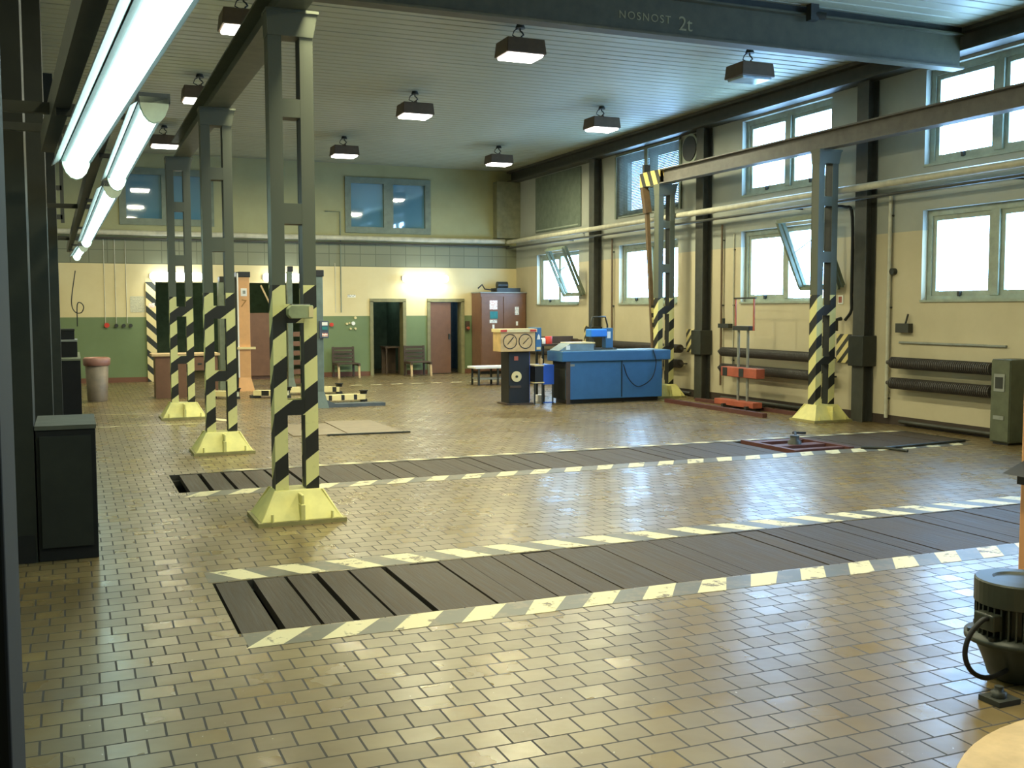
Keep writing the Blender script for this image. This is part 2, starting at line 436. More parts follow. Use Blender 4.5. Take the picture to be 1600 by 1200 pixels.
# ----- right wall windows
def window_right(i, y0, y1, z0, z1, opened=False, light=True):
    r = bpy.data.objects.new('window_%d' % i, None); C.objects.link(r); r.location = (WX+0.12, (y0+y1)/2, z0)
    r['kind'] = 'structure'; r['label'] = 'two-sash window in the right wall'; r['category'] = 'window'
    x0, x1 = WX+0.1, WX+0.2; f = 0.09; ym = (y0+y1)/2
    b = MB().box(x0,x1,y0,y1,z0,z0+f).box(x0,x1,y0,y1,z1-f,z1).box(x0,x1,y0,y0+f,z0+f,z1-f).box(x0,x1,y1-f,y1,z0+f,z1-f)
    b.box(x0-.02,x1,ym-.07,ym+.07,z0+f,z1-f)
    b.build('window_frame', M_frame, r, True)
    MB().box(WX-.03, WX+.1, y0-.0, y1+.0, z0-.001, z0+.03).build('window_sill', M_frame, r, True)
    for k, (a, c) in enumerate(((y0+f, ym-.07), (ym+.07, y1-f))):
        if opened and k == 0: continue
        w = 0.07; s = MB().box(x0+.02,x1-.02,a,c,z0+f,z0+f+w).box(x0+.02,x1-.02,a,c,z1-f-w,z1-f).box(x0+.02,x1-.02,a,a+w,z0+f+w,z1-f-w).box(x0+.02,x1-.02,c-w,c,z0+f+w,z1-f-w)
        so = s.build('sash', M_frame, r, True)
        MB().box(x0+.045,x0+.051,a+w,c-w,z0+f+w,z1-f-w).build('pane', M_glass, so, True)
        MB().box(x0-.03,x0+.02,(a+c)/2-.02,(a+c)/2+.02,z0+f-.01,z0+f+.06).build('catch', M_dark, so, True)
    if opened:
        # sash swung into the room: its upper edge leans inwards
        a, c = y0-0.42, y0+0.55; h = z1-z0-.15
        P = lambda y, s, d=0.0: Vector((WX-0.06 - s*0.50 - d*0.9, y, z0+0.28 + s*h*0.93 - d*0.4))
        s = MB()
        for d in (0.0, 0.09):
            s.bar(P(a,0,d), P(a,1,d), .06, .05, up=(0,1,0)); s.bar(P(c,0,d), P(c,1,d), .06, .05, up=(0,1,0))
            s.bar(P(a,0,d), P(c,0,d), .05, .06); s.bar(P(a,1,d), P(c,1,d), .05, .06)
        so = s.build('open_sash', M_framed, r, True); so['label'] = 'sash opened and tilted into the room'
        g = MB()
        g.add([P(a,0), P(c,0), P(c,1), P(a,1)], [(0,1,2,3)])
        g.build('pane', M_glass, so, True)
        MB().bar(P(c,0.5), (WX+.1, c, z0+1.1), .015, .015).bar(P(c,0.02), (WX+.1, c, z0+0.3), .03, .03).build('stay', M_dark, so, True)
    return r
n = 1
for j, (a, c) in enumerate(BAYS):
    window_right(n, a, c, *LO, opened=j in (0, 2)); n += 1
    window_right(n, a, c, *HI); n += 1
# ----- office windows in the back wall
for (a, c, z0, z1) in OFFW:
    r = bpy.data.objects.new('window_%d' % n, None); C.objects.link(r); r.location = ((a+c)/2, BY, z0); n += 1
    r['kind'] = 'structure'; r['label'] = 'two-pane office window high in the far wall'; r['category'] = 'window'
    f = 0.1; m = (a+c)/2; y0, y1 = BY-.04, BY+.08
    b = MB().box(a-.06,c+.06,y0,y1,z0-.06,z0+f).box(a-.06,c+.06,y0,y1,z1-f,z1+.06).box(a-.06,a+f,y0,y1,z0+f,z1-f).box(c-f,c+.06,y0,y1,z0+f,z1-f).box(m-.13,m+.13,y0,y1,z0+f,z1-f)
    b.build('window_frame', M_framed, r, True)
    for p, q in ((a+f, m-.13), (m+.13, c-f)):
        MB().box(p, q, BY+.03, BY+.045, z0+f, z1-f).build('pane', M_dglass, r, True)

# ----- doors
def annex(name, x0, x1, y0, y1, z1, mat):
    b = MB().box(x0-.1,x0,y0,y1+.1,0,z1).box(x1,x1+.1,y0,y1+.1,0,z1).box(x0,x1,y1,y1+.1,0,z1).box(x0-.1,x1+.1,y0,y1+.1,z1,z1+.1)
    return struct(b.build(name, mat), 'dark side room seen through the far wall', 'wall')
annex('wall_annex', 7.2, 8.7, BY+.3, BY+3.0, 2.6, M_annex)
annex('wall_washroom', 8.95, 10.6, BY+.3, BY+2.4, 2.6, paint('blue_grey_plaster', S(70,92,104), 0.7))
annex('wall_gateway', 1.6, 6.6, BY+.3, BY+5.5, 3.2, paint('gateway_dark_plaster', S(96,112,84), 0.85))
M_doorframe = paint('grey_green_door_frame', S(128,122,84), 0.5)
def door_frame(i, a, c):
    r = bpy.data.objects.new('door_%d' % i, None); C.objects.link(r); r.location = ((a+c)/2, BY, 0)
    r['kind'] = 'structure'; r['label'] = ('open doorway with dark room beyond', 'doorway with a brown door standing ajar')[i-1]; r['category'] = 'door'
    MB().box(a-.07,a+.02,BY-.04,BY+.3,0,2.0).box(c-.02,c+.07,BY-.04,BY+.3,0,2.0).box(a-.07,c+.07,BY-.04,BY+.3,1.98,2.07).build('door_frame', M_doorframe, r, True)
    return r
d1 = door_frame(1, 7.45, 8.32)
MB().box(7.47, 7.51, BY+.3, BY+1.1, 0.02, 1.97).build('door_leaf', M_brown, d1, True)
d2 = door_frame(2, 9.06, 10.0)
lf = MB().box(9.08, 9.68, BY+.0, BY+.045, 0.02, 1.97).build('door_leaf', M_brown, d2, True)
MB().box(9.6, 9.65, BY-.05, BY, 0.95, 1.1).build('door_handle', M_dark, lf, True)
o = MB().box(7.9, 8.34, BY+.35, BY+.9, .72, .76, 0).box(7.92,7.96,BY+.37,BY+.41,0,.72).box(8.28,8.32,BY+.37,BY+.41,0,.72).box(7.92,8.32,BY+.8,BY+.84,0,.72)
tag(o.build('side_table', M_darkbrown), 'low brown table just inside the open dark doorway', 'table')

# ------------------------------------------------------------------ structural columns on the right wall
for i, (yc, lab) in enumerate(((22.6, 'dark steel wall column farthest from view, behind the light blue machine'), (17.92, 'dark steel wall column between the red wheel hoist and the workbench'), (13.3, 'dark steel wall column to the right of the nearest right-hand striped post'), (8.7, 'dark steel wall column past the right edge'))):
    r = thing('steel_column', lab, 'column', (11.54, yc, 0))
    MB().box(11.44,11.46,yc-.13,yc+.13,0,5.3).box(11.62,11.64,yc-.13,yc+.13,0,5.3).box(11.46,11.62,yc-.03,yc+.03,0,5.3).build('column_shaft', M_edge, r, True)
    MB().box(11.37,11.645,yc-.19,yc+.15,.88,1.36).build('guard_collar', M_dark, r, True, 0.01)
    MB().box(11.615,11.648,yc+.17,yc+.72,.9,1.37).build('hazard_plate', M_hz_plate, r, True)

# ------------------------------------------------------------------ lattice posts carrying the crane rails
def lattice_post(loc, label, group):
    r = thing('lattice_post', label, 'post', loc, 0, group)
    for sx in (-1, 1):
        c = sx*.13; o = -sx if sx < 0 else sx      # channel: two flanges, an outer web in stripes and a plain inner web
        leg = MB().box(c-.055,c+.055,-.09,-.075,.26,4.2).box(c-.055,c+.055,.075,.09,.26,4.2)
        leg.box(c+sx*.045-.008,c+sx*.045+.008,-.075,.075,.26,4.2)
        leg.box(c-sx*.046-.006,c-sx*.046+.006,-.075,.075,.26,4.2, 1)
        leg.build('leg', [M_post, M_dark], r)
    for z0, z1 in ((3.39,3.54),(2.51,2.68),(1.68,1.84),(.90,1.03)):
        MB().box(-.078,.078,-.088,-.072,z0,z1).box(-.078,.078,.072,.088,z0,z1).box(-.078,.078,-.072,.072,z0,z0+.02,1).build('batten_plate', [M_post, M_dark], r)
    MB().hexa([(-.188,-.1,4.05),(.188,-.1,4.05),(.188,.1,4.05),(-.188,.1,4.05)], [(-.195,-.11,4.245),(.225,-.11,4.245),(.225,.11,4.245),(-.195,.11,4.245)]).build('head_plate', M_post, r)
    MB().box(-.2,.235,-.12,.12,4.24,4.264).build('cap_plate', M_grnsteel, r)
    p = MB().frustum(.345,.29,.035,.195,.14,.265)
    p.prism([(-.02,-.31),(.02,-.31),(.02,.31),(-.02,.31)], .035, .17, 'z').box(-.012,.012,-.30,-.14,.035,.25)
    for sx in (-1,1):
        for sy in (-1,1): p.hexa([(sx*.33-.01,sy*.28-.01,.035),(sx*.33+.01,sy*.28-.01,.035),(sx*.33+.01,sy*.28+.01,.035),(sx*.33-.01,sy*.28+.01,.035)], [(sx*.2-.01,sy*.14-.01,.27),(sx*.2+.01,sy*.14-.01,.27),(sx*.2+.01,sy*.14+.01,.27),(sx*.2-.01,sy*.14+.01,.27)])
    p.build('pedestal', M_yel, r, bevel=0.006)
    MB().box(-.37,.37,-.31,.31,0.0,.035).build('base_plate', paint('dirty_yellow_plate', S(150,140,88), 0.6), r)
    for sx in (-1,1):
        for sy in (-1,1): MB().lathe([(.012,.03),(.012,.1)], (sx*.25,sy*.29,0), 8).build('anchor_bolt', M_yel, r)
    return r
post0 = lattice_post((1.735,9.03,0), 'tall black and yellow striped lattice post nearest the viewer', 'lattice posts under the crane rails')
dup(post0, (1.70,13.64,0), 'black and yellow striped lattice post in the middle of the left row')
dup(post0, (1.66,18.2,0), 'black and yellow striped lattice post farthest back in the left row')
dup(post0, (11.0,13.62,0), 'black and yellow striped lattice post beside the right-hand windows, nearest of the right row')
dup(post0, (11.03,18.55,0), 'black and yellow striped lattice post at the far right end of the workbench')

def ibeam(b, x, y0, y1, z0, z1, w, tf=.022, tw=.014):
    b.box(x-w/2,x+w/2,y0,y1,z0,z0+tf); b.box(x-w/2,x+w/2,y0,y1,z1-tf,z1); b.box(x-tw/2,x+tw/2,y0,y1,z0+tf,z1-tf); return b
r = thing('crane_rail', 'grey-green crane rail beam on the left row of striped posts', 'beam', (1.735, 9, 4.265))
ibeam(MB(), 1.735, -2.0, 18.55, 4.265, 4.57, .26).build('beam', M_grnsteel, r, True)
r = thing('crane_rail', 'crane rail beam on the right-hand posts with a striped end', 'beam', (10.95, 14, 4.225))
ibeam(MB(), 10.95, -2.0, 18.45, 4.265, 4.55, .2).build('beam', paint('warm_grey_rail_paint', S(100,96,90), 0.5), r, True)
b = ibeam(MB(), 10.95, 18.45, 19.25, 4.265, 4.55, .2); b.box(10.85,10.87,18.45,19.25,4.287,4.528)
e = b.build('striped_end', M_hz_beam, r, True); e['label'] = 'black and yellow striped beam end'
MB().box(10.88,11.02,19.12,19.2,4.55,4.72).build('end_stop', M_dark, r, True)
r = thing('leaning_pole', 'thin brown pole leaning under the striped end of the right crane rail', 'pole', (11.2, 19.2, 0))
MB().bar((10.9,19.15,4.26),(10.98,19.15,3.75),.14,.12).build('socket', M_pipebrown, r, True)
MB().bar((10.97,19.15,3.8),(11.2,19.15,0.0),.075,.075).build('pole', M_pipebrown, r, True)
MB().bar((11.10,19.11,1.86),(11.18,19.11,1.1),.095,.02).build('hazard_strip', M_hz_plate, r, True)

# ----- ceiling girder with its load marking
r = thing('ceiling_girder', 'olive ceiling girder crossing the hall, lettered with its load limit', 'girder', (5.3, 11.3, 5.05))
MB().box(LX,11.36,11.2,11.4,5.05,5.075).box(LX,11.36,11.2,11.4,5.5,5.525).box(LX,11.36,11.29,11.31,5.075,5.5).build('beam', M_girder, r, True)
mt = Matrix.Rotation(PI/2, 4, 'X')
M_letter = paint('faded_cream_lettering', S(150,142,104), 0.6)
lettering('NOSNOST', 0.13, M_letter, r, Matrix.Translation((6.42,11.286,5.26)) @ mt, space=1.25)
lettering('2t', 0.24, M_letter, r, Matrix.Translation((6.98,11.286,5.23)) @ mt)
b = MB().box(8.7,8.82,11.1,11.2,5.42,5.62).tube([(8.78,11.15,5.5),(8.92,11.1,5.48)],.05,10)
tag(b.build('cable_clamp', M_dark), 'small dark clamp on the upper edge of the ceiling girder', 'clamp')
MB().box(LX,11.36,11.27,11.33,5.525,5.62).build('web_packing', M_dark, r, True)

# ------------------------------------------------------------------ hanging lamps
def hall_lamp(loc, label, lit=True):
    r = thing('hall_lamp', label, 'lamp', loc, 0, 'hanging hall lamps')
    b = MB().frustum(.29,.235,.0,.27,.215,.2)
    b.box(-.03,.03,-.05,.05,.2,.25)
    b.build('housing', M_lampbody, r, bevel=0.012)
    MB().frustum(.245,.19,-.035,.26,.205,.001).build('lamp_glass', M_lampon if lit else M_lampoff, r, bevel=0.01)
    MB().tube([(.02,0,.24),(.02,0,.27),(.05,0,.29),(.03,0,.32),(.0,0,.34),(0,0,.40)], .012, 6).build('hook', M_dark, r)
    MB().lathe([(.07,.37),(.05,.424)], (0,0,0), 12).build('ceiling_rose', M_dark, r)
    MB().tube([(-.02,.02,.24),(-.1,.03,.28),(-.08,.02,.34),(-.02,.02,.38)], .008, 6).build('cable', M_rubber, r)
    if lit:
        L = bpy.data.lights.new('lamp_light', 'AREA'); L.shape = 'RECTANGLE'; L.size = .46; L.size_y = .36
        L.energy = LAMP_W; L.color = (0.99, 0.96, 0.63)
        o = bpy.data.objects.new('lamp_light', L); C.objects.link(o); o.parent = r; o.location = (0,0,-.045)
    return r
LAMP_W = 190.0
XA, XB, XC = 5.70, 9.40, 2.04
YL = (13.4, 18.15, 23.4)
l0 = hall_lamp((XA, YL[0], 5.195), 'lit hanging lamp, nearest of the middle row')
dup(l0, (XA, YL[1], 5.195), 'lit hanging lamp, second of the middle row')
dup(l0, (XA, YL[2], 5.195), 'lit hanging lamp, farthest of the middle row, above the office window')
hall_lamp((XB, YL[0], 5.195), 'unlit hanging lamp, nearest of the right row', False)
dup(l0, (XB, YL[1], 5.195), 'lit hanging lamp, second of the right row')
dup(l0, (XB, YL[2], 5.195), 'lit hanging lamp, farthest of the right row')
dup(l0, (XC, YL[0], 5.195), 'lit hanging lamp at the left rail, beside the nearest striped post')
dup(l0, (XC, YL[1], 5.195), 'lit hanging lamp at the left rail, behind the middle striped post')
dup(l0, (XC-.15, YL[2], 5.195), 'lit hanging lamp at the left rail, behind the farthest striped post')
dup(l0, (XC, 3.9, 5.195), 'lit hanging lamp over the front of the hall, left row')
dup(l0, (XA, 3.9, 5.195), 'lit hanging lamp over the front of the hall, middle row')
for x, w in ((XA, 'middle'), (XC, 'left')):
    dup(l0, (x, 8.6, 5.195), 'lit hanging lamp above the near service pit, %s row' % w)

# ------------------------------------------------------------------ fluorescent fittings
def fitting(p0, p1, label, w=.11, mat=None, hang=True):
    p0, p1 = Vector(p0), Vector(p1); d = (p1-p0); L = d.length; ang = math.atan2(d.y, d.x) - PI/2
    r = thing('fluorescent_fitting', label, 'lamp', p0, ang)
    MB().box(-w*.75,w*.75,0,L,.02,.07).hexa([(-w*1.2,0,.0),(-w*1.15,0,.0),(-w*1.15,L,.0),(-w*1.2,L,.0)], [(-w*.75,0,.03),(-w*.7,0,.03),(-w*.7,L,.03),(-w*.75,L,.03)]).build('trough', M_bluegrey, r)
    prof = [(w/2*math.cos(a), .018 - .055*math.sin(a)) for a in [PI*k/8 for k in range(9)]]
    MB().prism(prof, .05, L-.05, 'y', 0).build('diffuser', mat or M_tubeon, r)  # shape made wider than the tube to include its glow
    for y in (0.0, L-.05):
        MB().prism([(w*.72*math.cos(PI*k/8), .05-.125*math.sin(PI*k/8)) for k in range(9)], y, y+.05, 'y').build('end_cap', M_lamptrim, r)
    if hang:
        for y in (.25*L, .75*L): MB().box(-.16,.02,y-.015,y+.015,.07,.1).build('rail_mount', M_dark, r)
    return r
fitting((0.35,1.5,2.6),(0.043,6.5,2.6), 'large glowing fluorescent tube fitting nearest the viewer, upper left', .105)
fitting((0.409,5.6,2.8),(0.356,8.95,2.8), 'long glowing fluorescent fitting, second along the left side', .1)
fitting((0.349,9.5,2.8),(0.234,17.3,2.8), 'long glowing fluorescent fitting, third along the left side', .11)
r = fitting((0.21,18.6,2.8),(0.12,22.0,2.8), 'small glowing fluorescent fitting, farthest along the left side', .11)
def mounting_rail(p0, p1, label, z, ys):
    r = thing('mounting_rail', label, 'rail', p0)
    MB().bar(p0, p1, .07, .12).build('bar', M_dark, r, True)
    for y in ys: MB().bar((p0[0],y,z),(LX+.05,y,z),.05,.05).build('arm', M_dark, r, True)
mounting_rail((.13,2.7,2.76),(-.10,6.7,2.76), 'dark bar carrying the nearest fluorescent fitting', 2.76, (3.0, 5.6))
mounting_rail((.25,5.5,2.96),(-.02,22.2,2.96), 'long dark bar carrying the row of fluorescent fittings', 2.96, (7.5, 13.0, 19.0))

# wall tubes on the back wall (end to end above gate and doors)
def wall_tube(x0, x1, label):
    r = thing('wall_light', label, 'lamp', ((x0+x1)/2, BY-.06, 2.61))
    MB().box(x0,x1,BY-.06,BY-.0,2.56,2.68).build('back_plate', M_grey, r, True)
    b = MB(); b.lathe([(.05,x0),(.10,x0+.05),(.10,x1-.05),(.05,x1)], (0,BY-.16,2.61), 14, 'x')  # radius enlarged so the shape takes in the glow around the tube
    b.build('diffuser', M_tubew, r, True)
    L = bpy.data.lights.new('tube_light', 'AREA'); L.shape = 'RECTANGLE'; L.size = x1-x0-.1; L.size_y = .12; L.energy = 26; L.color = (.95,1,.86)
    o = bpy.data.objects.new('tube_light', L); C.objects.link(o); o.parent = r; o.location = (0,-.23,-.04); o.rotation_euler = (math.radians(28),0,0)
wall_tube(8.27, 9.56, 'glowing white wall light over the two doors')
wall_tube(1.80, 3.06, 'glowing white wall light over the left end of the gateway')
wall_tube(4.55, 5.55, 'glowing white wall light over the right part of the gateway')

# ------------------------------------------------------------------ planks over the pits and the painted strips
def plank_row(pit, start, skip, gaps, where, z=0.0):
    x0, x1, y0, y1 = pit; x = x0 + start; i = 0
    ords = ['first', 'second', 'third', 'fourth', 'fifth', 'sixth', 'seventh']
    while x < x1 - .12:
        w = random.choice((.17,.185,.2,.2,.22)); g = gaps[i] if i < len(gaps) else random.choice((.003,.004,.006,.012,.004))
        if i > len(gaps) and i % 9 == 0: g = .02
        w = min(w, x1 - x - .005)
        if not (skip and x + w > skip[0] and x < skip[1]):
            b = MB().box(x, x+w, y0+.008, y1-.008, z-.06, z-random.choice((.001,.002,.004,.006)))
            o = b.build('pit_plank', M_plank)
            if i < len(ords): tag(o, '%s dark plank from the left end of the %s pit' % (ords[i], where), 'plank', '%s pit planks' % where)
            else: tag(o, 'dark worn plank in the tightly laid stretch over the %s pit' % where, 'plank', '%s pit planks' % where)
        else:
            x = skip[1] - w - g
            skip2 = skip; skip = None
        x += w + g; i += 1
plank_row(PIT1, .02, None, (.045,.022,.04,.02,.04,.006,.012), 'near')
plank_row(PIT2, .11, (8.30,9.24), (.045,.04,.022,.03,.04,.02), 'far')

def strip(name_label, x0, x1, y0, y1, phase, shift, period=.4, w=.2):
    b = MB(); z = .0025
    n = int((x1-x0)/.2)
    b.box(x0, x1, y0, y1, 0.0, .0015, 1)
    x = phase
    while x + w + max(shift,0) < x1 + .25:
        j = lambda: random.uniform(-.012,.012)
        pts = [(x+j(),y0+j()*.6),(x+w+j(),y0+j()*.6),(x+w+shift+j(),y1+j()*.6),(x+shift+j(),y1+j()*.6)]
        b.add([(p,q,z) for p,q in pts], [(0,1,2,3)], 0)
        x += period
    tag(b.build('hazard_marking', [M_mark, M_markd]), name_label, 'floor marking')
strip('black and white hazard strip along the near side of the near pit', .82, 9.2, 5.61, 5.875, .80, .2)
strip('black and white hazard strip along the far side of the near pit', .78, 9.2, 7.085, 7.38, .82+.16, -.16)
strip('black and white hazard strip along the near side of the far pit', 1.0, 10.95, 10.43, 10.715, 1.345-.4, .18)
strip('black and white hazard strip along the far side of the far pit', 1.5, 11.2, 11.955, 12.07, 1.7, -.10)
def paint_line(label, pts, w=.05):
    b = MB()
    for (x0,y0),(x1,y1) in zip(pts[:-1], pts[1:]):
        d = Vector((x1-x0,y1-y0,0)).normalized(); nrm = Vector((-d.y,d.x,0))*w/2
        b.add([Vector((x0,y0,.002))-nrm, Vector((x1,y1,.002))-nrm, Vector((x1,y1,.002))+nrm, Vector((x0,y0,.002))+nrm], [(0,1,2,3)])
    tag(b.build('painted_line', M_mark), label, 'floor marking')
paint_line('white painted floor line from the dark bench to the middle striped post', [(-.1,17.25),(2.15,17.22)], .07)
paint_line('white painted floor line from the dark bench to the farthest striped post', [(.15,19.35),(1.4,19.1)], .07)
paint_line('short slanting white floor line beside the middle striped post', [(1.95,18.2),(2.3,17.35)], .16)
b = MB()
for i in range(9): b.box(6.0+i*.5, 6.28+i*.5, 24.3, 24.42, 0, .002)
tag(b.build('dashed_line', M_mark), 'dashed white floor line in front of the dark chairs', 'floor marking')
# steel cover plates in the floor
for (pts, lab) in (([(2.84,14.86),(3.60,14.83),(3.62,16.3),(2.86,16.4)], 'flush steel floor plate, left of the two'), ([(3.62,14.83),(4.42,14.76),(4.40,16.5),(3.66,16.62)], 'flush steel floor plate, right of the two')):
    b = MB().hexa([(x,y,0) for x,y in pts], [(x,y,.012) for x,y in pts])
    tag(b.build('cover_plate', paint('worn_floor_plate', S(132,116,92), 0.5)), lab, 'plate')
tag(MB().bar((3.3,14.78,.012),(4.5,14.7,.012),.05,.02).build('steel_strip', M_dark), 'dark steel strip along the front of the floor plates', 'strip')

# rusty pit jack in the opening of the far pit
r = thing('pit_jack', 'rusty red pit jack frame lying across the opening in the far pit', 'jack', (8.78, 11.35, 0))
MB().bar((8.34,10.75,-.01),(8.34,11.92,-.01),.08,.06).build('side_beam', M_redbrown, r, True)
MB().bar((9.18,10.75,-.01),(9.18,11.92,-.01),.08,.06).build('side_beam', M_redbrown, r, True)
MB().bar((8.34,11.75,-.02),(9.18,11.75,-.02),.16,.06).build('cross_beam', M_redbrown, r, True)
MB().bar((8.34,10.9,-.02),(9.18,10.9,-.02),.12,.06).build('cross_beam', M_redbrown, r, True)
MB().lathe([(.09,-.15),(.09,.05),(.06,.06),(.06,.12)], (8.75,11.35,0), 16).build('ram', M_dark, r, True)
MB().bar((8.39,11.3,-.02),(9.13,11.3,-.02),.2,.06).build('carriage', M_redbrown, r, True)
MB().tube([(8.8,11.4,.1),(8.95,11.6,.13),(9.3,12.1,.05),(9.6,12.22,.02)],.018,6).build('hose', M_rubber, r, True)
tag(MB().tube([(9.25,10.66,.02),(9.5,10.5,.02),(9.55,10.16,.02)],.018,6).tube([(9.5,10.5,.02),(10.6,10.62,.02),(11.0,10.66,.02)],.018,6).build('bent_rod', M_dark), 'bent dark rod lying beside the striped edge of the far pit', 'rod')

# ------------------------------------------------------------------ pipes
def pipe(label, pts, rad, mat, clips=(), name='pipe'):
    r = thing(name, label, name, pts[0])
    if name == 'cable': pts = smooth_path(pts)
    MB().tube(pts, rad, 10).build('run', mat, r, True)
    for c, d in clips: MB().box(c[0]-d[0],c[0]+d[0],c[1]-d[1],c[1]+d[1],c[2]-d[2],c[2]+d[2]).build('wall_mount', M_dark, r, True)
pipe('thick cream pipe running along the right wall between the window rows', [(11.30,FY+.2,3.66),(11.30,BY-.25,3.64)], .058, M_pipe, [((11.475,y,3.65),(.175,.02,.02)) for y in (10.0,14.6,19.2,23.4,26.6)])
pipe('thin dark pipe below the cream pipe on the right wall', [(11.33,FY+.2,3.50),(11.33,BY-.1,3.48)], .026, M_pipedark, [((11.49,y,3.49),(.16,.012,.012)) for y in (10.4,15.0,19.6,24.0)])
pipe('thick cream pipe running along the far wall under the office windows', [(LX+.1,BY-.18,3.66),(11.22,BY-.18,3.66)], .065, M_pipe, [((x,BY-.09,3.66),(.02,.09,.02)) for x in (.6,4.0,6.2,9.4)])
pipe('thin dark pipe below the cream pipe on the far wall', [(LX+.1,BY-.08,3.53),(11.4,BY-.08,3.53)], .025, M_pipedark)
def vpipe(label, y, z0, z1, mat, x=11.6, rad=.022): pipe(label, [(x,y,z0),(x,y,z1)], rad, mat, [(((x+WX)/2,y,z),((WX-x)/2+.001,.03,.012)) for z in (z0+.3, (z0+z1)/2, z1-.3)])
vpipe('brown upright pipe beside the dark column left of the red wheel hoist', 17.36, .3, 3.4, M_pipebrown)
vpipe('thin grey upright conduit left of the red wheel hoist', 17.0, .5, 3.2, M_pipe, 11.63, .012)
vpipe('pale upright pipe right of the dark column nearest the camera', 12.82, .1, 3.5, M_pipe, 11.6, .03)
vpipe('brown upright pipe between far windows, above the workbench', 21.85, .3, 3.4, M_pipebrown)
pipe('dark cable looping down beside the nearest right-hand striped post', [(11.5,14.2,3.45),(11.55,13.8,3.42),(11.6,13.68,3.25),(11.6,13.66,2.0),(11.6,13.66,1.75),(11.6,13.8,1.6)], .025, M_rubber, name='cable')
pipe('white conduit next to the dark cable on the right wall', [(11.62,13.56,1.4),(11.62,13.56,3.4)], .02, M_white)
pipe('thin grey pipe across the right wall above the radiators', [(11.63,10.6,1.27),(11.63,12.6,1.27)], .018, M_grey)
pipe('thin green pipe down the far wall beside the gateway', [(6.6,BY-.03,1.7),(6.6,BY-.03,4.35),(6.2,BY-.03,4.35)], .014, M_framed)
for x in (.75, 1.0, 1.25): tag(MB().tube([(x,BY-.008,1.45),(x,BY-.008,3.5)],.009,6).build('conduit', M_pipe), {.75:'leftmost', 1.0:'middle', 1.25:'rightmost'}[x] + ' of the three thin conduits down the far wall at left', 'conduit')
for x in (6.45,): tag(MB().tube([(x,BY-.008,1.7),(x,BY-.008,3.0)],.009,6).build('conduit', M_pipe), 'thin conduit on the cream wall right of the gateway', 'conduit')

# finned heating pipes under the windows
def finned(y0, y1, z, label):
    r = thing('finned_heating_pipe', label, 'radiator', (11.45, (y0+y1)/2, z), 0, 'finned heating pipes')
    prof = [(.03,y0-.1),(.03,y0)]; y = y0
    while y < y1-.02: prof += [(.088,y),(.088,y+.02),(.07,y+.022),(.07,y+.034)]; y += .036
    prof += [(.03,y1),(.03,y1+.1)]
    MB().lathe(prof, (11.45,0,z), 14, 'y', smooth=False).build('fins', M_fin, r, True)
    for yy in (y0+.05, y1-.05): MB().box(11.44,WX,yy-.012,yy+.012,z-.012,z+.012).build('wall_mount', M_dark, r, True)
bays_txt = {0:'under the farthest window, beyond the workbench', 1:'right above the blue workbench', 2:'behind the red wheel hoist', 3:'under the nearest right-hand window'}
for j, (a, c) in enumerate(((23.4,26.6),(18.6,21.9),(14.0,17.1),(10.65,12.55))):
    finned(a, c, .97, 'upper dark finned heating pipe ' + bays_txt[j])
    if j != 1: finned(a, c, .66, 'lower dark finned heating pipe ' + bays_txt[j])
    else: finned(a, c, .66, 'lower dark finned heating pipe showing just past the right end of the workbench')
for j, (a, c) in enumerate(((18.4,21.8),(13.9,17.3),(9.5,12.5))):
    pipe('dark skirting pipe along the floor ' + ('behind the workbench','behind the red wheel hoist','under the nearest right-hand window')[j], [(11.58,a,.07),(11.58,c,.07)], .03, M_pipedark)

# blinds in two upper windows
tag(MB().box(11.625,11.645,23.55,26.3,3.82,5.28).build('roller_blind', paint('grey_green_blind', S(96,106,92), 0.7)), 'drawn grey-green blind over the farthest upper window', 'blind')
r = thing('slatted_blind', 'half-open slatted blind in the second farthest upper window', 'blind', (11.62,20.32,3.8))
b = MB()
for k in range(40):
    z = 3.86 + k*.0345; b.add([(11.635,18.95,z),(11.61,18.95,z+.0262),(11.61,21.7,z+.0262),(11.635,21.7,z)], [(0,1,2,3)])
b.build('slats', paint('grey_blind_slat', S(92,102,96), 0.6), r, True)
MB().box(11.60,11.645,18.95,21.7,5.24,5.3).build('head_rail', M_framed, r, True)
for a, c in ((18.9,18.97),(20.26,20.4),(21.68,21.75)): MB().box(11.605,11.64,a,c,3.84,5.24).build('side_rail', M_framed, r, True)
r = thing('extractor_fan', 'round dark extractor fan high on the right wall', 'fan', (11.6,18.42,5.0))
MB().lathe([(.3,11.52),(.3,11.645),(.26,11.645)], (0,18.42,4.98), 24, 'x').build('shroud', M_frame, r, True)
MB().lathe([(.25,11.50),(.25,11.525)], (0,18.42,4.98), 24, 'x').build('grille', M_black, r, True)

# ------------------------------------------------------------------ blue workbench and what stands on it
r = thing('workbench', 'long blue cabinet workbench near the right-hand windows', 'workbench', (9.6,18.2,0))
MB().box(8.52,10.60,17.87,18.45,.08,.80).build('carcass', M_blue, r, True, 0.008)
MB().box(8.515,8.525,17.88,18.44,.08,.80).build('end_panel', M_vdark, r, True)
MB().box(8.42,10.76,17.82,18.5,.80,.99).build('worktop', M_blue, r, True, 0.012)
MB().box(8.46,10.7,17.86,18.46,.985,1.0).build('top_sheet', paint('grey_blue_sheet', S(120,144,156), 0.4), r, True)
MB().box(8.56,10.55,17.95,18.4,.0,.08).build('plinth', M_black, r, True)
MB().box(8.52,8.6,17.84,17.87,.0,.8).build('corner_post', M_darkbrown, r, True)
MB().box(9.7,9.715,17.862,17.87,.1,.8).build('panel_joint', M_black, r, True)
MB().box(8.6,8.7,17.862,17.87,.71,.75).build('label_plate', M_grey, r, True)
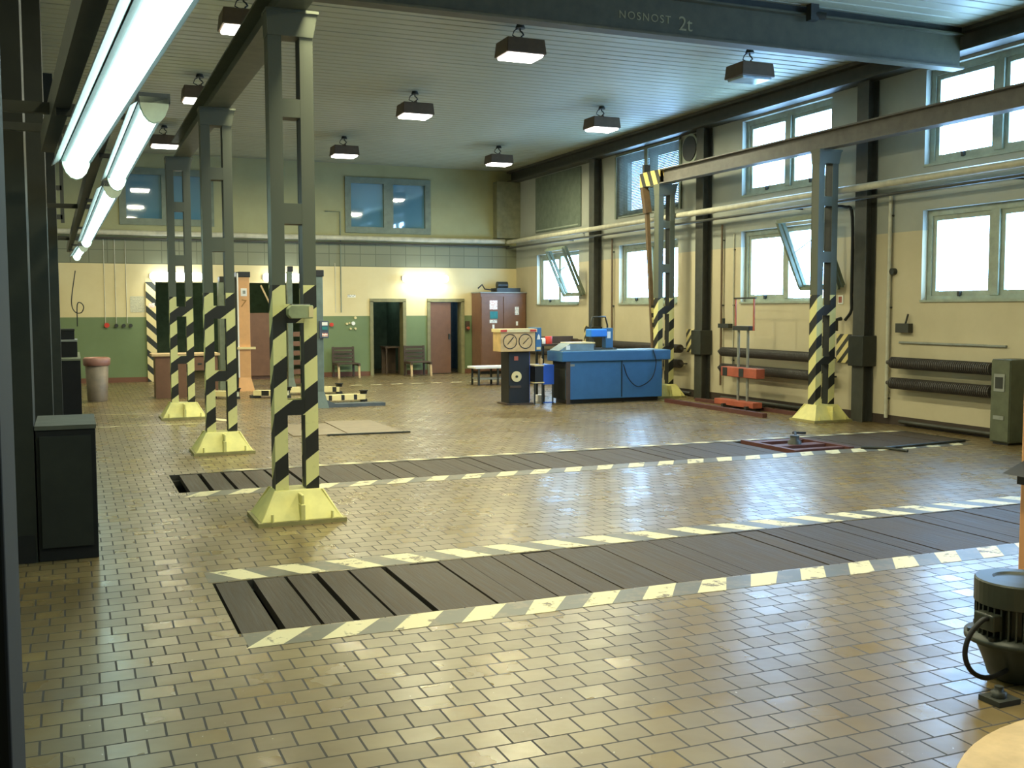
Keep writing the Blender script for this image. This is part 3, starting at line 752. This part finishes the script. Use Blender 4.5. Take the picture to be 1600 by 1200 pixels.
pipe('dark cable drooping across the front of the blue workbench', [(10.35,17.80,1.0),(10.42,17.80,.75),(10.33,17.80,.45),(10.1,17.82,.30),(9.95,17.82,.33),(9.8,17.82,.5),(9.72,17.83,.73)], .009, M_rubber, name='cable')
r = thing('console', 'grey-blue sloped console on the left end of the workbench', 'console', (8.75,18.4,1.0))
MB().prism([(8.42,1.0),(9.15,1.0),(9.15,1.13),(8.68,1.15),(8.5,1.05)], 17.95, 18.4, 'y').build('body', paint('grey_blue_enamel', S(112,132,142), 0.45), r, True, 0.006)
MB().box(8.66,9.17,17.94,18.41,1.13,1.155).build('top_lid', M_cream, r, True)
MB().box(8.56,8.64,17.935,17.95,1.02,1.1).build('label_plate', M_white, r, True)
r = thing('bench_drill', 'light blue bench drill on the workbench', 'drill', (9.5,18.5,1.0))
MB().box(9.2,9.72,18.1,18.42,1.0,1.03).build('base', M_dark, r, True)
MB().box(9.52,9.68,18.18,18.34,1.03,1.42).build('column', M_blue, r, True, 0.01)
MB().box(9.18,9.53,18.14,18.38,1.25,1.40).build('head', M_blue3, r, True, 0.02)
MB().lathe([(.05,1.05),(.05,1.1),(.022,1.1),(.022,1.25)], (9.28,18.26,0), 12).build('chuck', M_dark, r, True)
MB().box(9.55,9.62,18.17,18.18,1.22,1.35).build('label_plate', M_white, r, True)
r = thing('tool_tray', 'dark tray of tools behind the console, red inside', 'tray', (8.8,19.1,0))
MB().box(8.45,9.35,18.85,19.3,1.06,1.1).box(8.45,8.47,18.85,19.3,1.1,1.2).box(9.33,9.35,18.85,19.3,1.1,1.18).box(8.45,9.35,19.28,19.3,1.1,1.24).build('tray', M_darkbrown, r, True)
for x in (8.5,9.26):
    for y in (18.9,19.2): MB().box(x,x+.04,y,y+.04,0,1.06).build('leg', M_dark, r, True)
tag(MB().lathe([(.07,1.102),(.07,1.24),(.06,1.25)],(8.68,19.0,0),12).build('can', M_red),'small red can in the tray behind the console','can')
tag(MB().lathe([(.05,1.102),(.05,1.2),(.03,1.22)],(8.56,19.0,0),12).build('jar', M_white),'small white jar in the tray behind the console','jar')
r = thing('trolley_frame', 'dark bent tubular handle standing behind the workbench', 'trolley', (10.1,19.7,0))
MB().tube([(9.9,19.6,0),(9.9,19.6,1.45),(9.95,19.6,1.62),(10.25,19.6,1.62),(10.3,19.6,1.45),(10.3,19.6,0)],.02,8).build('handle', M_dark, r, True)
MB().box(9.88,10.32,19.5,19.9,.12,.16).build('platform', M_dark, r, True)
for x in (9.92,10.28): MB().lathe([(.09,x-.02),(.09,x+.02)],(0,19.8,.09),14,'x').build('wheel', M_rubber, r, True)

# ------------------------------------------------------------------ gauge tester and its little stand
r = thing('brake_tester', 'gauge cabinet on a black pedestal with two big round dials', 'tester', (7.7,18.2,0))
MB().box(7.48,7.90,18.15,18.55,0.02,1.0).build('pedestal', M_black, r, True, 0.008)
MB().box(7.895,7.91,18.16,18.54,.02,1.0).build('side_panel', M_blue2, r, True)
MB().box(7.42,7.96,18.1,18.6,0,.03).build('foot', M_darkbrown, r, True)
h = MB().box(7.26,7.96,18.02,18.4,1.0,1.38).build('gauge_box', paint('tan_gauge_panel', S(206,172,116), 0.45), r, True, 0.01)
MB().box(7.24,7.98,17.98,18.42,1.36,1.42).build('hood', M_cream, r, True)
for x in (7.25,7.84): MB().box(x,x+.12,17.97,17.98,1.37,1.41).build('marker_light', M_red, r, True)
for cx, a in ((7.45,0.9),(7.76,0.75)):
    g = MB(); N = 28; vs = []
    for k in range(N):
        t = 2*PI*k/N; vs += [(cx+.14*math.cos(t),18.012,1.19+.14*math.sin(t)),(cx+.125*math.cos(t),18.012,1.19+.125*math.sin(t))]
    g.add(vs, [(2*k,2*((k+1)%N),2*((k+1)%N)+1,2*k+1) for k in range(N)])
    d = g.build('dial_ring', M_black, h, True)
    MB().bar((cx-.05,18.01,1.19-.06*a),(cx+.07,18.01,1.19+.09*a),.012,.006,up=(0,1,0)).build('needle', M_black, h, True)
MB().box(7.98,8.10,18.05,18.4,1.0,1.44).build('control_panel', M_blue, r, True, 0.008)
MB().prism([(8.005,1.22),(8.07,1.22),(8.06,1.29),(8.04,1.32),(8.02,1.29)], 18.04, 18.05, 'y').build('emblem', M_white, r, True)
MB().box(8.0,8.08,18.04,18.05,1.03,1.08).build('label_plate', M_cream, r, True)
MB().box(7.585,7.665,18.14,18.15,.83,.91).build('warning_square', M_redorange, r, True)
MB().lathe([(.1,18.13),(.1,18.15)],(7.63,0,.53),22,'y').build('round_dial', M_cream, r, True)
MB().lathe([(.025,18.12),(.025,18.13)],(7.63,0,.53),12,'y').build('dial_hub', M_dark, r, True)
MB().box(7.5,7.72,18.13,18.15,.32,.36).build('pedal_strip', M_darkbrown, r, True)
r = thing('instrument_stand', 'low blue and black stand on thin legs right of the gauge cabinet', 'stand', (8.1,18.3,0))
MB().box(7.97,8.14,18.05,18.5,.42,.72).build('black_case', M_black, r, True)
MB().box(8.14,8.36,18.05,18.5,.37,.74).build('blue_case', M_blue2, r, True, 0.006)
MB().box(7.95,8.15,18.03,18.52,.72,.74).box(7.95,8.15,18.03,18.52,.40,.42).build('shelf_edge', M_cream, r, True)
for x, y in ((7.97,18.07),(8.13,18.07),(8.34,18.07),(7.97,18.48),(8.34,18.48)): MB().box(x-.012,x+.012,y-.012,y+.012,0,.42).build('leg', M_dark, r, True)
MB().box(8.12,8.36,18.06,18.08,.02,.04).build('foot_bar', M_blue2, r, True)
tag(MB().lathe([(.035,.74),(.035,.84),(.012,.86),(.012,.9)],(8.2,18.3,0),10).build('bottle', M_wood),'small tan bottle on top of the instrument stand','bottle')
tag(MB().box(8.26,8.4,18.55,18.7,0,.13).build('carton', M_white),'small white carton on the floor by the workbench end','carton')

# ------------------------------------------------------------------ red wheel hoist with rails
r = thing('wheel_hoist', 'red wheel hoist with two upright bars by the right wall', 'hoist', (11.0,15.8,0))
for y in (15.9,15.62): MB().tube([(11.0,y,.1),(11.0,y,1.44)],.025,10).build('upright', M_grey, r, True)
MB().box(10.94,11.06,15.52,16.0,1.40,1.48).build('head_block', M_dark, r, True)
k = MB().box(10.9,11.08,15.22,16.3,.57,.74).build('carriage', M_redorange, r, True, 0.01)
for y in (15.6,16.1): MB().box(10.895,10.9,y,y+.14,.58,.73).build('dark_patch', M_dark, k, True)
MB().bar((11.0,16.0,1.4),(11.0,16.0,1.97),.02,.03).bar((11.0,15.45,1.4),(11.0,15.45,1.97),.02,.03).build('fork', M_redorange, r, True)
MB().bar((11.0,15.4,1.97),(11.0,16.05,1.97),.03,.03).build('top_bar', M_dark, r, True)
MB().box(10.86,11.06,15.25,16.45,.05,.15).build('base', M_redorange, r, True, 0.01)
for y in (15.4,16.1): MB().bar((10.8,y,.05),(11.2,y,.05),.06,.06).build('axle', M_dark, r, True)
tag(MB().bar((10.48,17.5,.035),(10.46,14.35,.035),.09,.07).build('floor_rail', M_redbrown), 'rusty red floor rail in front of the wheel hoist', 'rail')
tag(MB().bar((11.15,17.5,.03),(11.16,14.4,.03),.08,.06).build('floor_rail', M_redbrown), 'rusty red floor rail behind the wheel hoist, nearer the wall', 'rail')
# small fittings on the right wall
tag(MB().box(11.63,11.65,13.9,14.02,1.86,2.0).box(11.625,11.63,13.93,13.96,1.88,1.98,1).box(11.625,11.63,13.97,14.0,1.88,1.98,1).build('switch', [M_white, M_redorange]), 'white wall switch plate beside the nearest right-hand striped post', 'switch')
tag(MB().box(11.56,11.652,12.35,12.62,1.42,1.56).tube([(11.6,12.45,1.56),(11.6,12.4,1.7)],.015,6).build('junction_box', M_pipedark), 'dark junction box on the wall right of the near column', 'box')
tag(MB().lathe([(.05,11.58),(.05,11.65)],(0,12.75,2.35),14,'x').build('bell', M_dark), 'small round dark bell on the wall right of the near column', 'bell')
tag(MB().box(11.52,11.65,17.0,17.35,1.42,1.5).tube([(11.55,17.2,1.5),(11.55,17.2,1.6)],.03,8).build('valve', M_dark), 'dark valve on the wall left of the red wheel hoist', 'valve')
tag(MB().tube([(11.6,13.9,1.62),(11.5,13.9,1.6),(11.5,13.9,1.42)],.035,8).build('tap', M_dark), 'dark tap above the striped plate by the near right post', 'tap')
# grey-green control cabinet at the right edge
r = thing('control_cabinet', 'dark green control cabinet against the right wall at the picture edge', 'cabinet', (11.35,10.3,0))
MB().box(11.20,11.6,10.12,10.43,.03,1.12).build('body', paint('cabinet_green', S(76,80,60), 0.5), r, True, 0.008)
MB().box(11.185,11.2,10.13,10.42,.05,1.1).build('door', paint('cabinet_green_door', S(88,92,70), 0.5), r, True)
MB().box(11.175,11.185,10.2,10.37,.70,.93).build('notice', M_grey, r, True)
MB().box(11.170,11.175,10.225,10.345,.74,.89).build('notice_print', M_dark, r, True)
MB().box(11.175,11.185,10.2,10.37,.33,.38).build('handle_plate', M_grey, r, True)
MB().box(11.22,11.58,10.15,10.4,0,.03).build('plinth', M_black, r, True)

# ------------------------------------------------------------------ machine at the right edge: tan column, electric motor
r = thing('machine_column', 'tan steel machine column at the right picture edge', 'column', (5.35,4.4,0))
MB().box(5.17,5.55,4.2,4.58,0.0,1.52).build('housing', M_tan, r, True, 0.01)
MB().prism([(5.0,.83),(5.18,.90),(5.18,.76),(5.12,.76),(5.12,.85)], 4.36, 4.56, 'y').build('rubber_flap', M_rubber, r, True)
MB().box(5.19,5.53,4.185,4.2,.2,.45).build('lower_cover', M_pipebrown, r, True)
pipe('thin dark cable hanging above the tan machine column', [(5.3,4.4,1.52),(5.26,4.4,1.58),(5.08,4.4,1.58),(5.2,4.38,1.72),(5.34,4.36,1.80),(5.42,4.4,1.52)], .008, M_rubber, name='cable')
mx, my = 4.19, 3.7
r = thing('electric_motor', 'dark green upright electric motor beside the tan machine column', 'motor', (mx,my,0))
MB().lathe([(.192,.375),(.2,.38),(.2,.487),(.194,.495),(.12,.497),(.11,.488),(.04,.488)],(mx,my,0),40,smooth=False).build('fan_cowl', M_motor, r, True)
b = MB().lathe([(.155,.21),(.155,.385)],(mx,my,0),32)
for k in range(36):
    a = 2*PI*k/36; c, s = math.cos(a), math.sin(a)
    b.bar((mx+c*.17,my+s*.17,.215),(mx+c*.17,my+s*.17,.38),.008,.05, up=(c,s,0))
b.build('finned_body', M_motor, r, True)
MB().lathe([(.15,.19),(.24,.195),(.24,.22),(.16,.235)],(mx,my,0),32).build('flange', M_motor, r, True)
for k in range(8):
    a = 2*PI*k/8+.2; MB().lathe([(.016,.22),(.016,.24)],(mx+.215*math.cos(a),my+.215*math.sin(a),0),8).build('bolt', M_dark, r, True)
MB().lathe([(.10,.0),(.13,.02),(.15,.08),(.17,.13),(.2,.19)],(mx,my,0),32).build('gear_housing', M_motor, r, True)
tb = MB().box(mx-.235,mx-.17,my-.07,my+.05,.27,.35).build('terminal_box', M_motor, r, True, 0.008)
MB().tube(smooth_path([(mx-.22,my-.03,.33),(mx-.29,my-.05,.33),(mx-.36,my-.05,.27),(mx-.385,my-.05,.18),(mx-.35,my-.06,.10),(mx-.26,my-.07,.06),(mx-.14,my-.07,.08)]),.012,8).build('cable', M_rubber, tb, True)
r = thing('machine_footplate', 'tan rounded base plate of the machine at the lower right corner', 'plate', (3.85,2.0,0))
b = MB(); pts = [(3.85+1.25*math.cos(t),2.0+1.25*math.sin(t)) for t in [PI*.2+PI*.75*k/24 for k in range(25)]] + [(3.85,1.6)]
b.prism(pts, 0, .035, 'z').build('plate', M_wood, r, True, 0.006)
r = thing('anchor_bolt', 'dark bolted anchor on the floor in front of the electric motor', 'bolt', (3.86,3.5,0))
MB().box(3.80,3.93,3.44,3.56,0,.025).build('foot_plate', M_dark, r, True)
MB().lathe([(.035,.025),(.035,.05),(.02,.05),(.02,.075)],(3.86,3.5,0),8).build('nut', M_dark, r, True)

# ------------------------------------------------------------------ brown wardrobe, bench, chairs by the far wall
r = thing('wardrobe', 'tall brown two-door wardrobe in the far right corner', 'wardrobe', (10.95,27.25,0))
MB().box(10.28,11.62,26.95,27.64,.08,2.22).build('carcass', M_brown, r, True, 0.006)
for a, c in ((10.3,10.93),(10.95,11.60)):
    d = MB().box(a,c,26.925,26.95,.1,2.12).build('door', M_brown, r, True, 0.004)
    MB().box((c if a < 10.5 else a)-.03+(0 if a<10.5 else .06),(c if a<10.5 else a)+(-.01 if a<10.5 else .05),26.91,26.925,1.0,1.12).build('handle', M_dark, d, True)
MB().box(10.26,11.64,26.92,27.65,2.22,2.25).build('top_edge', M_grey, r, True)
MB().box(10.3,11.6,26.98,27.62,0,.08).build('plinth', M_black, r, True)
def sheet(label, x0, x1, z0, z1, mat, y=26.92, name='notice', cat='notice'):
    tag(MB().box(x0,x1,y-.004,y,z0,z1).build(name, mat), label, cat)
def printed(name, ground, ink):
    k = NT(name); x, y, z = k.xyz()
    ln = k.math('LESS_THAN', k.math('FRACT', k.math('MULTIPLY', z, 26.0)), 0.4)
    br = k.ramp(k.noise(30, 2), 0.45, 0.5)
    return k.base(k.mix(k.math('MULTIPLY', ln, br), ground, ink), 0.7)
M_print = printed('printed_paper', S(232,228,216), S(120,120,118))
M_printr = printed('printed_paper_pink', S(236,226,216), S(206,120,104))
sheet('white and pink printed notice at the top of the left wardrobe door', 10.53,10.76,1.77,2.02, M_printr, 26.923)
sheet('teal printed notice on the left wardrobe door', 10.54,10.77,1.52,1.72, M_teal, 26.923)
sheet('wide white label under the teal notice on the wardrobe', 10.53,10.75,1.40,1.49, M_print, 26.923)
sheet('tiny white label lowest on the left wardrobe door', 10.61,10.67,1.25,1.36, M_white, 26.923)
sheet('white notice on the right wardrobe door', 11.28,11.40,1.62,1.84, M_print, 26.923)
sheet('small white label low on the right wardrobe door', 11.31,11.37,1.33,1.44, M_white, 26.923)
r = thing('machine_on_wardrobe', 'dark low machine lying on top of the wardrobe', 'machine', (11.1,27.3,2.25))
MB().box(10.8,11.5,27.05,27.5,2.25,2.36).lathe([(.1,10.9),(.1,11.2)],(0,27.3,2.44),14,'x').build('body', M_dark, r, True)
MB().tube([(10.8,27.2,2.3),(10.5,27.2,2.33),(10.42,27.2,2.45),(10.3,27.2,2.35)],.02,6).build('hose', M_rubber, r, True)
r = thing('low_bench', 'low white-topped bench in front of the wardrobe', 'bench', (9.5,23.25,0))
MB().box(8.62,10.35,22.95,23.5,.40,.445).build('bench_top', M_white, r, True)
for x in (8.72,9.2,9.75,10.25):
    for y in (23.0,23.44): MB().box(x-.02,x+.02,y-.02,y+.02,0,.4).build('leg', M_dark, r, True)
MB().box(8.72,10.25,23.0,23.44,.14,.17).build('lower_shelf', M_grey, r, True)
def chair(loc, label):
    r = thing('slatted_chair', label, 'chair', loc, 0, 'slatted chairs by the far wall')
    M = M_darkbrown
    for x in (-.27,.27):
        MB().bar((x,.3,0),(x,.34,.8),.05,.05).build('rear_leg', M, r); MB().bar((x,-.32,0),(x,-.28,.36),.05,.05).build('front_leg', M_wood, r)
        MB().bar((x,-.34,.34),(x,.33,.34),.05,.05).build('side_rail', M, r)
    for k in range(5): MB().box(-.29,.29,-.34+k*.13,-.24+k*.13,.36,.385).build('seat_slat', M, r)
    for k in range(4): MB().box(-.27,.27,.29+k*.008,.31+k*.008,.42+k*.1,.49+k*.1).build('back_slat', M, r)
    return r
c0 = chair((6.6,27.2,0), 'dark slatted wooden chair left of the open dark doorway')
dup(c0, (8.56,27.2,0), 'dark slatted wooden chair between the two doors')

# small things on the back wall
def wall_item(name, label, cat, x0, x1, z0, z1, mat, d=.03): tag(MB().box(x0,x1,BY-d,BY+.002,z0,z1).build(name, mat), label, cat)
wall_item('notice', 'grey printed notice on the cream wall left of the striped gate edge', 'notice', 1.33, 1.68, 1.72, 2.12, printed('grey_print', S(198,192,160), S(160,156,136)), .006)
wall_item('sign', 'small white lettered sign right of the gateway', 'sign', 6.78, 7.0, 2.10, 2.17, M_print, .008)
tag(MB().lathe([(.05,BY-.08),(.05,BY+.002)],(6.33,0,1.38),14,'y').build('alarm_button', M_red), 'round red alarm button on the green wall right of the gateway', 'button')
for k, x in enumerate((.78,)): tag(MB().lathe([(.06,BY-.07),(.06,BY+.002)],(x,0,1.41),14,'y').build('alarm_button', M_red), 'round red alarm button on the green wall at left', 'button')
for k, x in enumerate((1.0, 1.17, 1.33)):
    tag(MB().lathe([(.045,BY-.07),(.045,BY)],(x,0,1.40),12,'y').build('socket', M_dark), ('left', 'middle', 'right')[k] + ' of the three dark sockets on the green wall beside the red button', 'socket')
for k, (x, z, rr) in enumerate(((6.75,1.40,.03),(6.92,1.41,.05),(6.98,1.56,.035),(6.85,1.27,.025),(6.98,1.27,.03),(6.82,1.42,.02))):
    tag(MB().lathe([(rr,BY-.05),(rr,BY)],(x,0,z),12,'y').build('socket', M_cream if k != 1 else M_white), ('cream socket left of the cluster', 'large white socket in the cluster', 'top right socket of the cluster', 'bottom left socket of the cluster', 'bottom right socket of the cluster', 'tiny socket left of the large white one')[k] + ' on the green wall', 'socket')
fb = tag(MB().box(10.1,10.2,BY-.1,BY+.002,1.2,1.45).build('fire_box', M_darkbrown), 'small dark box with a red button on the wall left of the wardrobe', 'box')
MB().lathe([(.04,BY-.16),(.04,BY-.1)],(10.15,0,1.26),12,'y').build('push_button', M_redorange, fb, True)
r = thing('gate_edge_board', 'black and yellow striped board on the left edge of the gateway', 'board', (1.8,BY-.02,0))
MB().box(1.70,1.93,BY-.05,BY-.001,.0,2.47).build('board', M_hz_wall, r, True)
tag(MB().box(1.76,1.9,BY-.056,BY-.049,1.84,1.95).build('sticker', M_printr), 'small white and red sticker on the striped gate edge', 'sticker')

# ------------------------------------------------------------------ far left: desk, bin, lift columns
r = thing('wooden_desk', 'brown wooden desk in front of the gateway behind the left posts', 'desk', (2.1,22.6,0))
MB().box(1.45,2.78,22.3,22.95,.85,.90).build('desk_top', M_wood, r, True, 0.005)
MB().box(1.52,2.2,22.35,22.9,0,.85).build('pedestal', M_brown, r, True)
dr = MB().box(2.24,2.52,22.34,22.9,.55,.83).build('drawer', M_brown, r, True)
MB().box(2.34,2.42,22.32,22.34,.67,.70).build('handle', M_dark, dr, True)
MB().box(2.66,2.74,22.36,22.44,0,.85).build('leg', M_brown, r, True); MB().box(2.66,2.74,22.8,22.88,0,.85).build('leg', M_brown, r, True)
MB().box(2.2,2.24,22.36,22.9,.55,.85).build('divider', M_darkbrown, r, True)
r = thing('rubbish_bin', 'round bin with a pinkish liner by the green wall at left', 'bin', (.42,22.25,0))
MB().lathe([(.18,0),(.185,.02),(.22,.82),(.2,.82),(.17,.06)],(.42,22.25,0),22).build('bin_body', paint('taupe_bin', S(128,112,92), 0.5), r, True)
MB().lathe([(.235,.70),(.25,.72),(.255,.84),(.22,.86),(.2,.80)],(.42,22.25,0),22).build('liner', M_pinkbag, r, True)
MB().lathe([(.19,.78),(.12,.84),(.03,.85)],(.42,22.25,0),16).build('bag_top', M_white, r, True)

def lift_column(x0, x1, y0, y1, h, mat, label, foot=None):
    r = thing('lift_column', label, 'lift', ((x0+x1)/2,(y0+y1)/2,0))
    MB().box(x0,x1,y0,y1,.02,h-.12).build('housing', mat, r, True, 0.01)
    MB().box(x0+.02,x1+.02,y0-.01,y1+.01,h-.12,h).build('head_cap', M_black, r, True, 0.01)
    MB().hexa([(x0-.02,y0-.06,0),(x1+.07,y0-.06,0),(x1+.07,y1+.04,0),(x0-.02,y1+.04,0)], [(x0,y0,.3),(x1,y0,.3),(x1,y1,.3),(x0,y1,.3)]).build('base', mat, r, True)
    return r
la = lift_column(3.34,3.60,23.6,23.95,2.61, M_orange, 'orange lift column numbered seven left of the nearest post')
MB().box(3.32,3.34,23.6,23.95,.02,2.6).build('side_rail', M_black, la, True)
MB().box(3.33,3.36,23.59,23.6,.3,2.58).build('pale_edge', M_white, la, True)
MB().box(3.41,3.54,23.59,23.6,2.08,2.25).build('number_plate', M_white, la, True)
MB().box(3.45,3.51,23.585,23.59,2.13,2.20).build('plate_print', M_grey, la, True)
lettering('7', .24, paint('ochre_lettering', S(150,108,50), 0.6), la, Matrix.Translation((3.46,23.597,1.91)) @ mt @ Matrix.Rotation(-.2, 4, 'Z'))
MB().box(3.31,3.70,23.54,23.6,.92,.97).build('cross_bar', M_cream, la, True)
lift_column(3.02,3.26,24.2,24.5,2.52, M_framed, 'grey-green lift column half hidden behind the middle striped post')
lc = lift_column(4.31,4.42,23.0,23.12,2.72, M_framed, 'grey-green lift column seen between the legs of the nearest striped post')
ld = lift_column(3.96,4.2,19.0,19.3,2.5, paint('grey_green_lift_paint', S(98,112,104), 0.45), 'grey-green lift column just right of the nearest striped post')
MB().box(4.12,4.28,18.94,19.0,1.27,1.58).build('control_box', paint('blue_grey_box', S(70,80,96), 0.5), ld, True)
for z, m in ((1.5,M_white),(1.42,M_teal),(1.30,M_printr)): MB().box(4.16,4.26,18.93,18.94,z,z+.06).build('button_label', m, ld, True)
MB().prism([(4.0,0),(5.34,0),(5.34,.06),(4.4,.07),(4.25,.14),(4.0,.14)], 18.98, 19.2, 'y').build('foot_beam', M_bluegrey, ld, True)
def lift_arm(label, p0, p1, w=.26):
    r = thing('lift_arm', label, 'lift arm', (p0[0],p0[1],0))
    MB().bar((p0[0],p0[1],.1),(p1[0],p1[1],.1),w,.10).build('arm', M_hz_arm, r, True)
    MB().lathe([(.07,.15),(.07,.2),(.09,.2),(.09,.22)],(p1[0],p1[1],0),12).build('rubber_pad', M_rubber, r, True)
    MB().box(p0[0]-.1,p0[0]+.1,p0[1]-.1,p0[1]+.1,0,.05).box(p1[0]-.06,p1[0]+.06,p1[1]-.06,p1[1]+.06,0,.05).build('rest', M_dark, r, True)
lift_arm('black and cream striped lift arm on the floor, nearest and rightmost', (4.2,20.0), (5.2,20.05))
lift_arm('black and cream striped lift arm on the floor behind the rightmost one', (4.05,22.3), (5.2,22.1))
lift_arm('black and cream striped lift arm pointing left behind the nearest post', (3.4,21.8), (4.0,21.5))
lift_arm('small striped lift arm behind the middle post', (2.55,22.0), (3.0,21.6), .2)
r = thing('slatted_rack', 'brown slatted rack standing in the gateway behind the nearest post', 'rack', (5.0,25,0))
for x in (4.72,5.28): MB().box(x-.03,x+.03,24.8,24.86,0,1.35).build('upright', M_framed, r, True)
for k in range(6): MB().box(4.75,5.25,24.8,24.95,.05+k*.22,.16+k*.22).build('slat', M_brown, r, True)
tag(MB().box(4.16,4.85,27.3,27.36,.1,1.70).box(4.2,4.8,27.36,27.5,0,.1).build('board', M_brown), 'brown board standing upright in the dark gateway', 'board')
tag(MB().bar((4.45,27.33,2.4),(4.78,27.33,1.70),.04,.04).build('batten', M_wood), 'thin leaning wooden batten above the brown board', 'batten')
# box on the near post
r = thing('switch_box', 'grey-green switch box strapped across the nearest striped post', 'box', (1.8,8.85,1.78))
b = MB().prism([(1.68,1.72),(1.86,1.72),(1.86,1.83),(1.68,1.83),(1.655,1.80),(1.655,1.75)], 8.80, 8.915, 'y')
b.build('case', paint('grey_green_plastic', S(150,156,116), 0.5), r, True, 0.006)
MB().box(1.825,1.862,8.795,8.80,1.73,1.82).build('cover', M_cream, r, True)
MB().box(1.69,1.84,8.82,8.91,1.83,1.84).build('lid', M_grey, r, True)

# ------------------------------------------------------------------ dark left side
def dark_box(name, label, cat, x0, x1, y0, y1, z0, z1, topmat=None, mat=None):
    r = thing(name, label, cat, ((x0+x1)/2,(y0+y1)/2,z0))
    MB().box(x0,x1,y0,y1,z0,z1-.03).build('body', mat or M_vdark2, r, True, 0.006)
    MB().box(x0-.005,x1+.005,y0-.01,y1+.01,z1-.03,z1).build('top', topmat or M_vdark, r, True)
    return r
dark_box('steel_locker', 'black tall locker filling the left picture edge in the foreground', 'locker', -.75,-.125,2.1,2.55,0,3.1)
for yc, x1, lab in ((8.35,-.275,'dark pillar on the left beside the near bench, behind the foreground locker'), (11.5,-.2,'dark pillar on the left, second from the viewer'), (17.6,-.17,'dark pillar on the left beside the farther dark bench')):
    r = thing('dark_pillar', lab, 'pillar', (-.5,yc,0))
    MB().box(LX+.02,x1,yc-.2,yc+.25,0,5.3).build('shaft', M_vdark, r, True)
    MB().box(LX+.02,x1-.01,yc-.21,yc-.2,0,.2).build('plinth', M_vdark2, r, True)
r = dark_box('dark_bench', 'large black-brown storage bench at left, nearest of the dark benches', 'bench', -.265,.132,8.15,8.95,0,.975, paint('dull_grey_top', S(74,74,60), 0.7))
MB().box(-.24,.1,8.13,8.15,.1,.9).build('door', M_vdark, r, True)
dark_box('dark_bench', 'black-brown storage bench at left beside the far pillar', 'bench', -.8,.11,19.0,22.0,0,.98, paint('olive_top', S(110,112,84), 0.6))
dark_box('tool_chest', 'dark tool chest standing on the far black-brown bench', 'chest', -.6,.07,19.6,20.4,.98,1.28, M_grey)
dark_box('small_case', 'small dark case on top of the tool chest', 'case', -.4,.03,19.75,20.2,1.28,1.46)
r = thing('gas_pipe_frame', 'dark slanting braces and bars high on the left wall', 'frame', (-.5,20,3.5))
MB().bar((-.75,20,3.7),(.05,20,5.5),.08,.1).build('brace', M_dark, r, True)
for z in (3.4,3.9,4.4,4.9): MB().bar((LX+.02,20.1,z),(-.1,20.1,z),.06,.08).build('bar', M_dark, r, True)
MB().bar((-.1,20.1,3.3),(-.1,20.1,5.3),.06,.06).build('upright', M_dark, r, True)
pipe('thin dark coil of cable hanging on the far left wall', [(.1,26.8,2.7),(.0,26.8,2.0),(.06,26.8,1.75),(.2,26.8,1.72),(.26,26.8,1.85),(.2,26.8,1.95),(.12,26.8,1.9),(.11,26.8,1.4)], .012, M_rubber, name='cable')

# ------------------------------------------------------------------ light, sky, camera
W = bpy.data.worlds.new('overcast_sky'); bpy.context.scene.world = W; W.use_nodes = True
bg = W.node_tree.nodes['Background']; bg.inputs[0].default_value = (0.34, 0.62, 1.0, 1); bg.inputs[1].default_value = 34.0
for j, (a, c) in enumerate(BAYS):
    for z0, z1 in (LO, HI):
        if (z0, z1) == HI and j < 2: continue
        L = bpy.data.lights.new('window_portal', 'AREA'); L.shape = 'RECTANGLE'; L.size = z1-z0; L.size_y = c-a
        L.cycles.is_portal = True
        o = bpy.data.objects.new('window_portal', L); C.objects.link(o)
        o.location = (WX+.34, (a+c)/2, (z0+z1)/2); o.rotation_euler = (0, PI/2, 0)

for nm, loc, e, col in (('washroom_light', (9.9, BY+1.4, 2.3), 14, (.7,.9,1)), ('side_room_light', (8.2, BY+2.2, 2.3), 7, (.8,1,.8)), ('gateway_light', (4.2, BY+3.6, 2.9), 26, (.85,1,.75))):  # added fill lights without fittings, lifting the dark rooms beyond the far wall
    L = bpy.data.lights.new(nm, 'POINT'); L.energy = e; L.color = col; L.shadow_soft_size = .12
    o = bpy.data.objects.new(nm, L); C.objects.link(o); o.location = loc

cam = bpy.data.cameras.new('camera'); co = bpy.data.objects.new('camera', cam); C.objects.link(co)
f, yaw, pitch, roll = 1650.44, math.radians(22.566), math.radians(4.095), math.radians(-0.1255)
cy, sy, cp, sp = math.cos(yaw), math.sin(yaw), math.cos(pitch), math.sin(pitch)
fw = Vector((sy*cp, cy*cp, -sp)); rt = Vector((cy, -sy, 0)); up = rt.cross(fw)
r2 = math.cos(roll)*rt + math.sin(roll)*up; u2 = -math.sin(roll)*rt + math.cos(roll)*up
co.matrix_world = Matrix(((r2.x,u2.x,-fw.x,0),(r2.y,u2.y,-fw.y,0),(r2.z,u2.z,-fw.z,1.8),(0,0,0,1)))
cam.sensor_fit = 'HORIZONTAL'; cam.sensor_width = 36.0; cam.lens = f/1600*36.0; cam.clip_start = 0.05; cam.clip_end = 200
sc = bpy.context.scene; sc.camera = co
sc.view_settings.view_transform = 'Standard'; sc.view_settings.look = 'None'; sc.view_settings.gamma = 1.0
sc.view_settings.exposure = -0.3; sc.view_settings.use_curve_mapping = False
